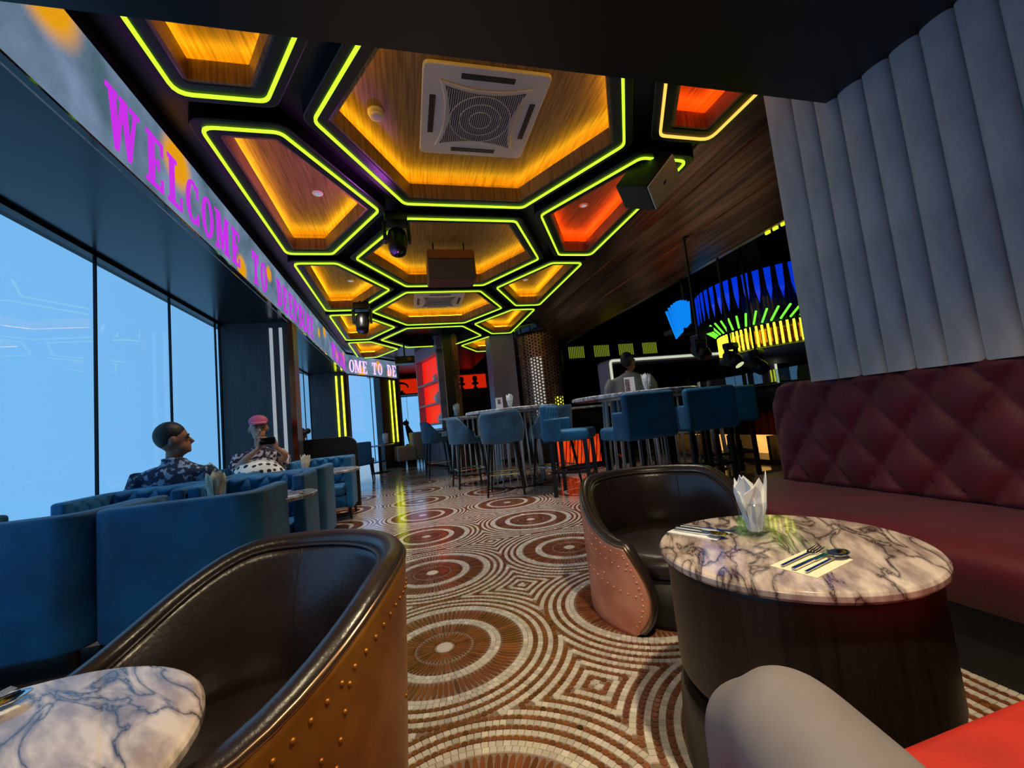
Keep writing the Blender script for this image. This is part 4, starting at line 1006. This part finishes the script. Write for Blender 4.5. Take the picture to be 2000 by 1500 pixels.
def stage_spot(label, loc, lit):
    t = thing('moving_head_light', label, 'stage light', loc, .3, 'stage lights over the bar'); t.scale = (.72, .72, .72)
    obj('clamp', MB().box((0, 0, .34), (.22, .16, .10)), 'black_metal', t, bevel=.02); obj('pole', MB().tube((0, 0, .38), (0, 0, (3.68-loc[2])/.72), .02), 'black_metal', t)
    for s_ in (-1, 1): obj('yoke_arm', MB().bar((s_*.13, 0, .32), (s_*.13, 0, .1), .03, .08), 'black_metal', t, bevel=.01)
    h = obj('head', MB().path([(0, .1, .24), (0, .05, .18), (0, -.06, .08), (0, -.1, .02)], [.06, .11, .115, .09], 16), 'black_metal', t, smooth=True)
    obj('lens', MB().path([(0, -.101, .019), (0, -.106, .012)], .07, 16), 'lens_glow' if lit else 'black_gloss', h)
stage_spot('hanging stage light below the blue wing over the bar', (3.24, 3.92, 1.47), False)
stage_spot('hanging stage light with a bright lens, middle one over the bar', (3.66, 3.92, 1.36), True)
stage_spot('hanging stage light nearest the fluted wall over the bar', (4.0, 3.92, 1.26), False)

# ------------------------------------------------------------------ people
def fused(name, mb, m, parent=None, voxel=.012, smooth_it=4):
    o = obj(name, mb, m, parent)
    r = o.modifiers.new('remesh', 'REMESH'); r.mode = 'VOXEL'; r.voxel_size = voxel; r.use_smooth_shade = True
    s_ = o.modifiers.new('smooth', 'SMOOTH'); s_.iterations = smooth_it; s_.factor = .5
    return o
def head_geo(mb, c, R, s=1.0):
    c = Vector(c); q = lambda x, y, z: c+R@Vector((x, y, z))*s     # local: face towards -y
    mb.ell(c+R@Vector((0, .012, .02))*s, (.078*s, .098*s, .105*s), 18, 12, R)
    mb.ell(c+R@Vector((0, -.035, -.055))*s, (.058*s, .062*s, .068*s), 14, 10, R)
    mb.path([q(0, -.09, .015), q(0, -.113, -.018), q(0, -.095, -.03)], [.009*s, .015*s, .011*s], 8)
    for sx in (-1, 1):
        mb.ell(q(sx*.08, .012, -.005), (.012*s, .022*s, .034*s), 10, 8, R)
        mb.ell(q(sx*.033, -.082, .028), (.022*s, .012*s, .008*s), 10, 6, R)
    mb.ell(q(0, -.092, -.058), (.026*s, .012*s, .009*s), 10, 6, R); mb.ell(q(0, -.088, -.085), (.022*s, .018*s, .016*s), 10, 6, R)
def face_parts(o, c, R, s):
    c = Vector(c)
    for sx in (-1, 1):
        obj('eye', MB().ell(c+R@Vector((sx*.033, -.086, .014))*s, (.010*s, .006*s, .005*s), 10, 6, R), 'hair', o, smooth=True)
        obj('eyebrow', MB().path([c+R@Vector((sx*.015, -.089, .036))*s, c+R@Vector((sx*.035, -.086, .042))*s, c+R@Vector((sx*.055, -.074, .036))*s], .004*s, 6), 'hair', o)
def hand_geo(mb, w_, d, side, s=1.0, curl=.9):
    """w_ wrist, d direction of the hand, side: thumb direction"""
    w_, d, sd = Vector(w_), Vector(d).normalized(), Vector(side).normalized(); nrm = d.cross(sd).normalized()
    mb.path([w_, w_+d*.045*s, w_+d*.085*s], [(.026*s, .02*s), (.037*s, .016*s), (.038*s, .014*s)], 10)
    for k, L in enumerate((.068, .078, .072, .056)):
        b = w_+d*.08*s+sd*(.03-.02*k)*s; p1 = b+d*L*.45*s; p2 = p1+(d*math.cos(curl)+nrm*math.sin(curl))*L*.35*s; p3 = p2+(d*math.cos(curl*1.9)+nrm*math.sin(curl*1.9))*L*.3*s
        mb.path([b-d*.02*s, p1, p2, p3], [.0095*s, .009*s, .0085*s, .007*s], 8)
    b = w_+d*.03*s+sd*.03*s; mb.path([b, b+(sd*.8+d*.5)*.035*s, b+(sd*.7+d*.8+nrm*.5)*.062*s], [.012*s, .011*s, .008*s], 8)
Rz = lambda a: Matrix.Rotation(a, 3, 'Z'); Rx = lambda a: Matrix.Rotation(a, 3, 'X'); Ry = lambda a: Matrix.Rotation(a, 3, 'Y')

# man in the patterned shirt, seen from behind, head turned to the right
mx_, my_ = -1.93, 4.12
man = thing('person', 'seated man in a blue and grey patterned shirt seen from behind, head turned right', 'person', (mx_, my_, 0), 0, 'people')
HR = Rz(PI*.5+.45); hc = (.01, -.03, 1.125); mb = MB(); head_geo(mb, hc, HR, 1.10)
mb.path([(0, -.02, .93), (0, -.02, 1.04)], [.062, .056], 12)
mb.path([(.25, .02, .62), (.36, .18, .50), (.30, .36, .50)], [.05, .042, .032], 10); hand_geo(mb, (.30, .36, .50), (-.2, 1, -.1), (-1, 0, 0), 1.1, .5)
mb.path([(-.24, .0, .62), (-.30, .2, .50), (-.24, .36, .50)], [.05, .042, .032], 10); hand_geo(mb, (-.24, .36, .50), (.2, 1, -.1), (1, 0, 0), 1.1, .5)
mb.path([(0, 0, .5), (0, -.01, .72), (0, -.02, .94)], [.12, .11, .06], 12)
for s_ in (-1, 1): mb.path([(0, -.03, .84), (s_*.22, -.02, .84), (s_*.26, .0, .62)], .045, 10)
body = fused('body', mb, 'skin_dark', man, .009); face_parts(body, hc, HR, 1.1)
mb = MB(); mb.ell(Vector(hc)+HR@Vector((0, .030, .042)), (.0905, .114, .121), 20, 14, HR@Rx(-.2))
hb = fused('hair', mb, 'hair', man, .01, 3)
mb = MB(); mb.path([(0, 0, .40), (0, -.01, .55), (.01, -.02, .72), (.01, -.03, .86), (0, -.02, .94)], [(.19, .14), (.20, .145), (.225, .135), (.235, .11), (.09, .075)], 20)
mb.ell((0, -.03, .845), (.26, .11, .085))
mb.path([(.20, -.03, .86), (.28, .0, .76), (.33, .06, .62)], [.085, .078, .068], 12); mb.path([(-.22, -.03, .85), (-.285, .0, .74), (-.26, .02, .60)], [.088, .08, .07], 12)
mb.path([(-.07, -.06, .965), (0, -.085, .97), (.07, -.06, .965), (.075, .0, .95)], .02, 8)
fused('shirt', mb, 'camo_shirt', man, .014)
mb = MB(); mb.ell((0, .02, .44), (.2, .17, .11)); 
for s_ in (-1, 1): mb.path([(s_*.1, .05, .47), (s_*.12, .42, .49), (s_*.12, .50, .1)], [.09, .075, .05], 12); mb.path([(s_*.12, .48, .05), (s_*.12, .60, .035)], [.045, .035], 10)
fused('trousers', mb, 'trouser', man, .015)

# woman in a pink cap, looking at the phone she holds up
wo = thing('person', 'seated woman in pink cap and polka dot skirt holding up her phone', 'person', (-1.70, 5.42, .05), .28, 'people')
HR = Rz(.12)@Rx(.08); hc = (0, -.06, 1.155); s = 1.12; mb = MB(); head_geo(mb, hc, HR, s)
mb.path([(0, 0, .93), (0, -.03, 1.09)], [.052, .047], 12)
mb.path([(-.21, -.06, .74), (-.12, -.22, .84), (.0, -.27, .93)], [.045, .036, .026], 10); hand_geo(mb, (.0, -.27, .93), (.35, -.1, .95), (1, -.2, 0), 1.05, 1.2)
mb.path([(.23, -.04, .76), (.25, -.20, .84), (.165, -.26, .92)], [.045, .036, .026], 10); hand_geo(mb, (.165, -.26, .92), (-.35, -.1, .95), (-1, -.2, 0), 1.05, 1.2)
mb.path([(0, .03, .55), (0, .02, .75), (0, 0, .94)], [.11, .10, .055], 12)
for s_ in (-1, 1): mb.path([(0, .01, .85), (s_*.2, 0, .85), (s_*.22, -.05, .69)], .042, 10)
body = fused('body', mb, 'skin', wo, .007, 3); face_parts(body, hc, HR, s)
mb = MB(); mb.ell((0, .03, 1.17), (.098, .09, .11), 16, 12); mb.ell((0, .07, 1.10), (.075, .05, .09))
fused('hair', mb, 'hair', wo, .01, 2)
mb = MB(); cp = Vector(hc)+Vector((0, .018, .092)); mb.ell(cp, (.10, .118, .072), 20, 12, HR)
for k in range(4): mb.ell(cp+HR@Vector((0, -.085-.016*k, -.012-.003*k)), (.088-.006*k, .05, .010), 18, 6, HR)
fused('cap', mb, 'cap_pink', wo, .007, 3)
mb = MB(); mb.path([(0, .04, .56), (0, .03, .70), (0, .01, .84), (0, .0, .95)], [(.17, .12), (.18, .125), (.20, .11), (.075, .065)], 18); mb.ell((0, .01, .85), (.215, .10, .075))
mb.path([(-.18, 0, .87), (-.24, -.01, .76), (-.21, -.08, .68)], [.075, .07, .058], 12); mb.path([(.18, 0, .87), (.26, .0, .77), (.24, -.07, .70)], [.075, .07, .058], 12)
fused('blouse', mb, 'zebra_top', wo, .012)
mb = MB(); mb.ell((0, -.02, .52), (.24, .22, .17)); mb.ell((-.02, -.14, .66), (.24, .17, .16)); mb.ell((.02, -.25, .60), (.24, .16, .18)); mb.path([(0, -.30, .56), (0, -.42, .40), (0, -.44, .0)], [(.22, .10), (.20, .09), (.2, .08)], 16)
fused('skirt', mb, 'polka', wo, .015)
ph = thing('phone', 'smartphone held up by the woman in the pink cap', 'phone', Vector((-1.70, 5.42, .05))+Rz(.28)@Vector((.085, -.315, .975)), .28)
obj('body', MB().box((0, 0, .03), (.15, .010, .078)), 'black_gloss', ph, bevel=.003); obj('camera_bump', MB().box((-.05, -.007, .045), (.034, .005, .034)), 'chrome', ph, bevel=.002)
# hidden neighbour: only dark hair shows above the wooden partition
hp = thing('person', 'person behind the wooden partition of whom only dark curly hair shows', 'person', (-1.80, 7.75, 0), 0, 'people')
mb = MB(); head_geo(mb, (0, 0, 1.11), Rz(PI), 1.1); mb.path([(0, 0, .62), (0, 0, .85), (0, 0, 1.02)], [(.2, .13), (.19, .11), (.055, .055)], 16); fused('body', mb, 'skin_dark', hp, .012)
mb = MB(); rnd = random.Random(2)
for k in range(26): mb.ell((rnd.gauss(0, .055), rnd.gauss(0, .06), 1.165+rnd.gauss(0, .045)), (.05, .05, .05), 10, 8)
fused('hair', mb, 'hair', hp, .011, 2)
# man in the grey t-shirt at the high tables
bm_ = thing('person', 'man in grey t-shirt, back to us at the high tables', 'person', (3.38, 5.72, 0), -.35, 'people')
HR = Rz(PI*.5+.75); hc = (.02, 0, 1.725); mb = MB(); head_geo(mb, hc, HR, 1.12); mb.path([(0, 0, 1.42), (0, 0, 1.6)], [.065, .058], 12)
for s_ in (-1, 1):
    mb.path([(s_*.27, .02, 1.22), (s_*.30, .16, 1.08), (s_*.2, .34, 1.10)], [.048, .042, .032], 10); hand_geo(mb, (s_*.2, .34, 1.10), (-s_*.3, 1, 0), (-s_, 0, 0), 1.1, .5)
mb.path([(0, 0, .95), (0, 0, 1.2), (0, 0, 1.45)], [.15, .16, .06], 12)
for s_ in (-1, 1): mb.path([(0, 0, 1.36), (s_*.25, 0, 1.36), (s_*.27, .02, 1.22)], .05, 10)
body = fused('body', mb, 'skin_dark', bm_, .010); face_parts(body, hc, HR, 1.12)
mb = MB(); mb.ell(Vector(hc)+HR@Vector((0, .040, .042)), (.094, .117, .126), 20, 14, HR@Rx(-.2)); fused('hair', mb, 'hair', bm_, .011, 3)
mb = MB(); mb.path([(0, 0, .84), (0, 0, 1.0), (0, -.02, 1.25), (0, -.02, 1.46), (0, 0, 1.56)], [(.25, .18), (.255, .185), (.27, .17), (.27, .13), (.09, .08)], 20); mb.ell((0, -.01, 1.44), (.31, .12, .095))
for s_ in (-1, 1): mb.path([(s_*.25, 0, 1.46), (s_*.32, .01, 1.34), (s_*.33, .03, 1.16)], [.095, .09, .085], 12)
fused('t_shirt', mb, 'tee_grey', bm_, .015)
mb = MB(); mb.ell((0, .05, .88), (.23, .2, .12))
for s_ in (-1, 1): mb.path([(s_*.11, .05, .88), (s_*.14, .42, .86), (s_*.14, .46, .35)], [.1, .08, .055], 12); mb.path([(s_*.14, .44, .32), (s_*.14, .56, .31)], [.05, .04], 10)
fused('trousers', mb, 'black_matte', bm_, .016)
st = dup(ss, (3.38, 5.80, 0), PI-.35, 'bar stool the man in the grey t-shirt sits on')
# the photographer's leg
lg = thing('person', 'grey trousered knee of the person taking the picture at the bottom edge', 'person', (.495, .2, .034), 0, 'people')
mb = MB(); mb.path([(-.24, -.45, .50), (-.165, -.10, .515), (-.095, .15, .54), (-.07, .25, .545), (-.058, .315, .50), (-.045, .34, .38), (-.03, .33, .20), (-.02, .33, .10)], [(.10, .09), (.094, .086), (.086, .083), (.082, .08), (.076, .078), (.072, .074), (.066, .066), (.06, .06)], 18)
mb.ell((-.066, .265, .548), (.074, .058, .072))
fused('trouser_leg', mb, 'trouser', lg, .008, 40)
mb = MB(); mb.path([(-.02, .29, .06), (-.01, .41, .055), (.0, .53, .04)], [(.045, .055), (.048, .045), (.04, .03)], 12); fused('shoe', mb, 'black_matte', lg, .008)

# ------------------------------------------------------------------ lamps: fittings of the place and added fill
def spot(name, loc, target, power, col, ang, blend=.6, rad=.05):
    l = bpy.data.lights.new(name, 'SPOT'); l.energy = power; l.color = col; l.spot_size = ang; l.spot_blend = blend; l.shadow_soft_size = rad
    o = bpy.data.objects.new(name, l); C.objects.link(o); o.location = loc; o.rotation_euler = (Vector(target)-Vector(loc)).to_track_quat('-Z', 'Y').to_euler(); return o
for k, (x, y_, pw) in enumerate(((.75, .30, 190), (-.6, -.1, 80))):  # second lamp is added out of view to brighten the left
    d = thing('downlight', ('recessed warm downlight in the low black ceiling above the near drum table', 'added unseen warm downlight in the low black ceiling over the left seats')[k], 'downlight', (x, y_, 2.498), 0, 'recessed downlights')
    obj('trim_ring', MB().lathe([(.05, -.008), (.055, -.004), (.055, 0)], 24), 'black_metal', d); obj('lens', MB().lathe([(.035, -.010), (.036, -.0085)], 20), 'lamp_warm', d)
    spot('downlight_beam', (x, y_, 2.47), (x+.05, y_+.35, 0), pw, (1, .80, .50), 1.9, .8, .04)
spot('purple_fill', (.0, 3.97, 2.72), (-.9, 3.7, 3.4), 80, (.75, .12, 1), 2.2, .9, .06)  # added purple fill that tints the left coffers, placed at the moving heads
spot('purple_fill', (-.6, 6.85, 2.68), (-1.1, 7.4, 3.4), 70, (.75, .15, 1), 2.2, .9, .06)  # same added purple fill farther along the display
for x, y_ in DL+[(.72, 5.9), (.72, 8.6), (-.2, 11.2)]:  # last three spots have no fitting, added to brighten aisle and far end
    spot('downlight_and_fill_beam', (x, y_, ZP-.03), (x, y_, 0), 150, (1, .90, .82), 1.75, .9, .05)
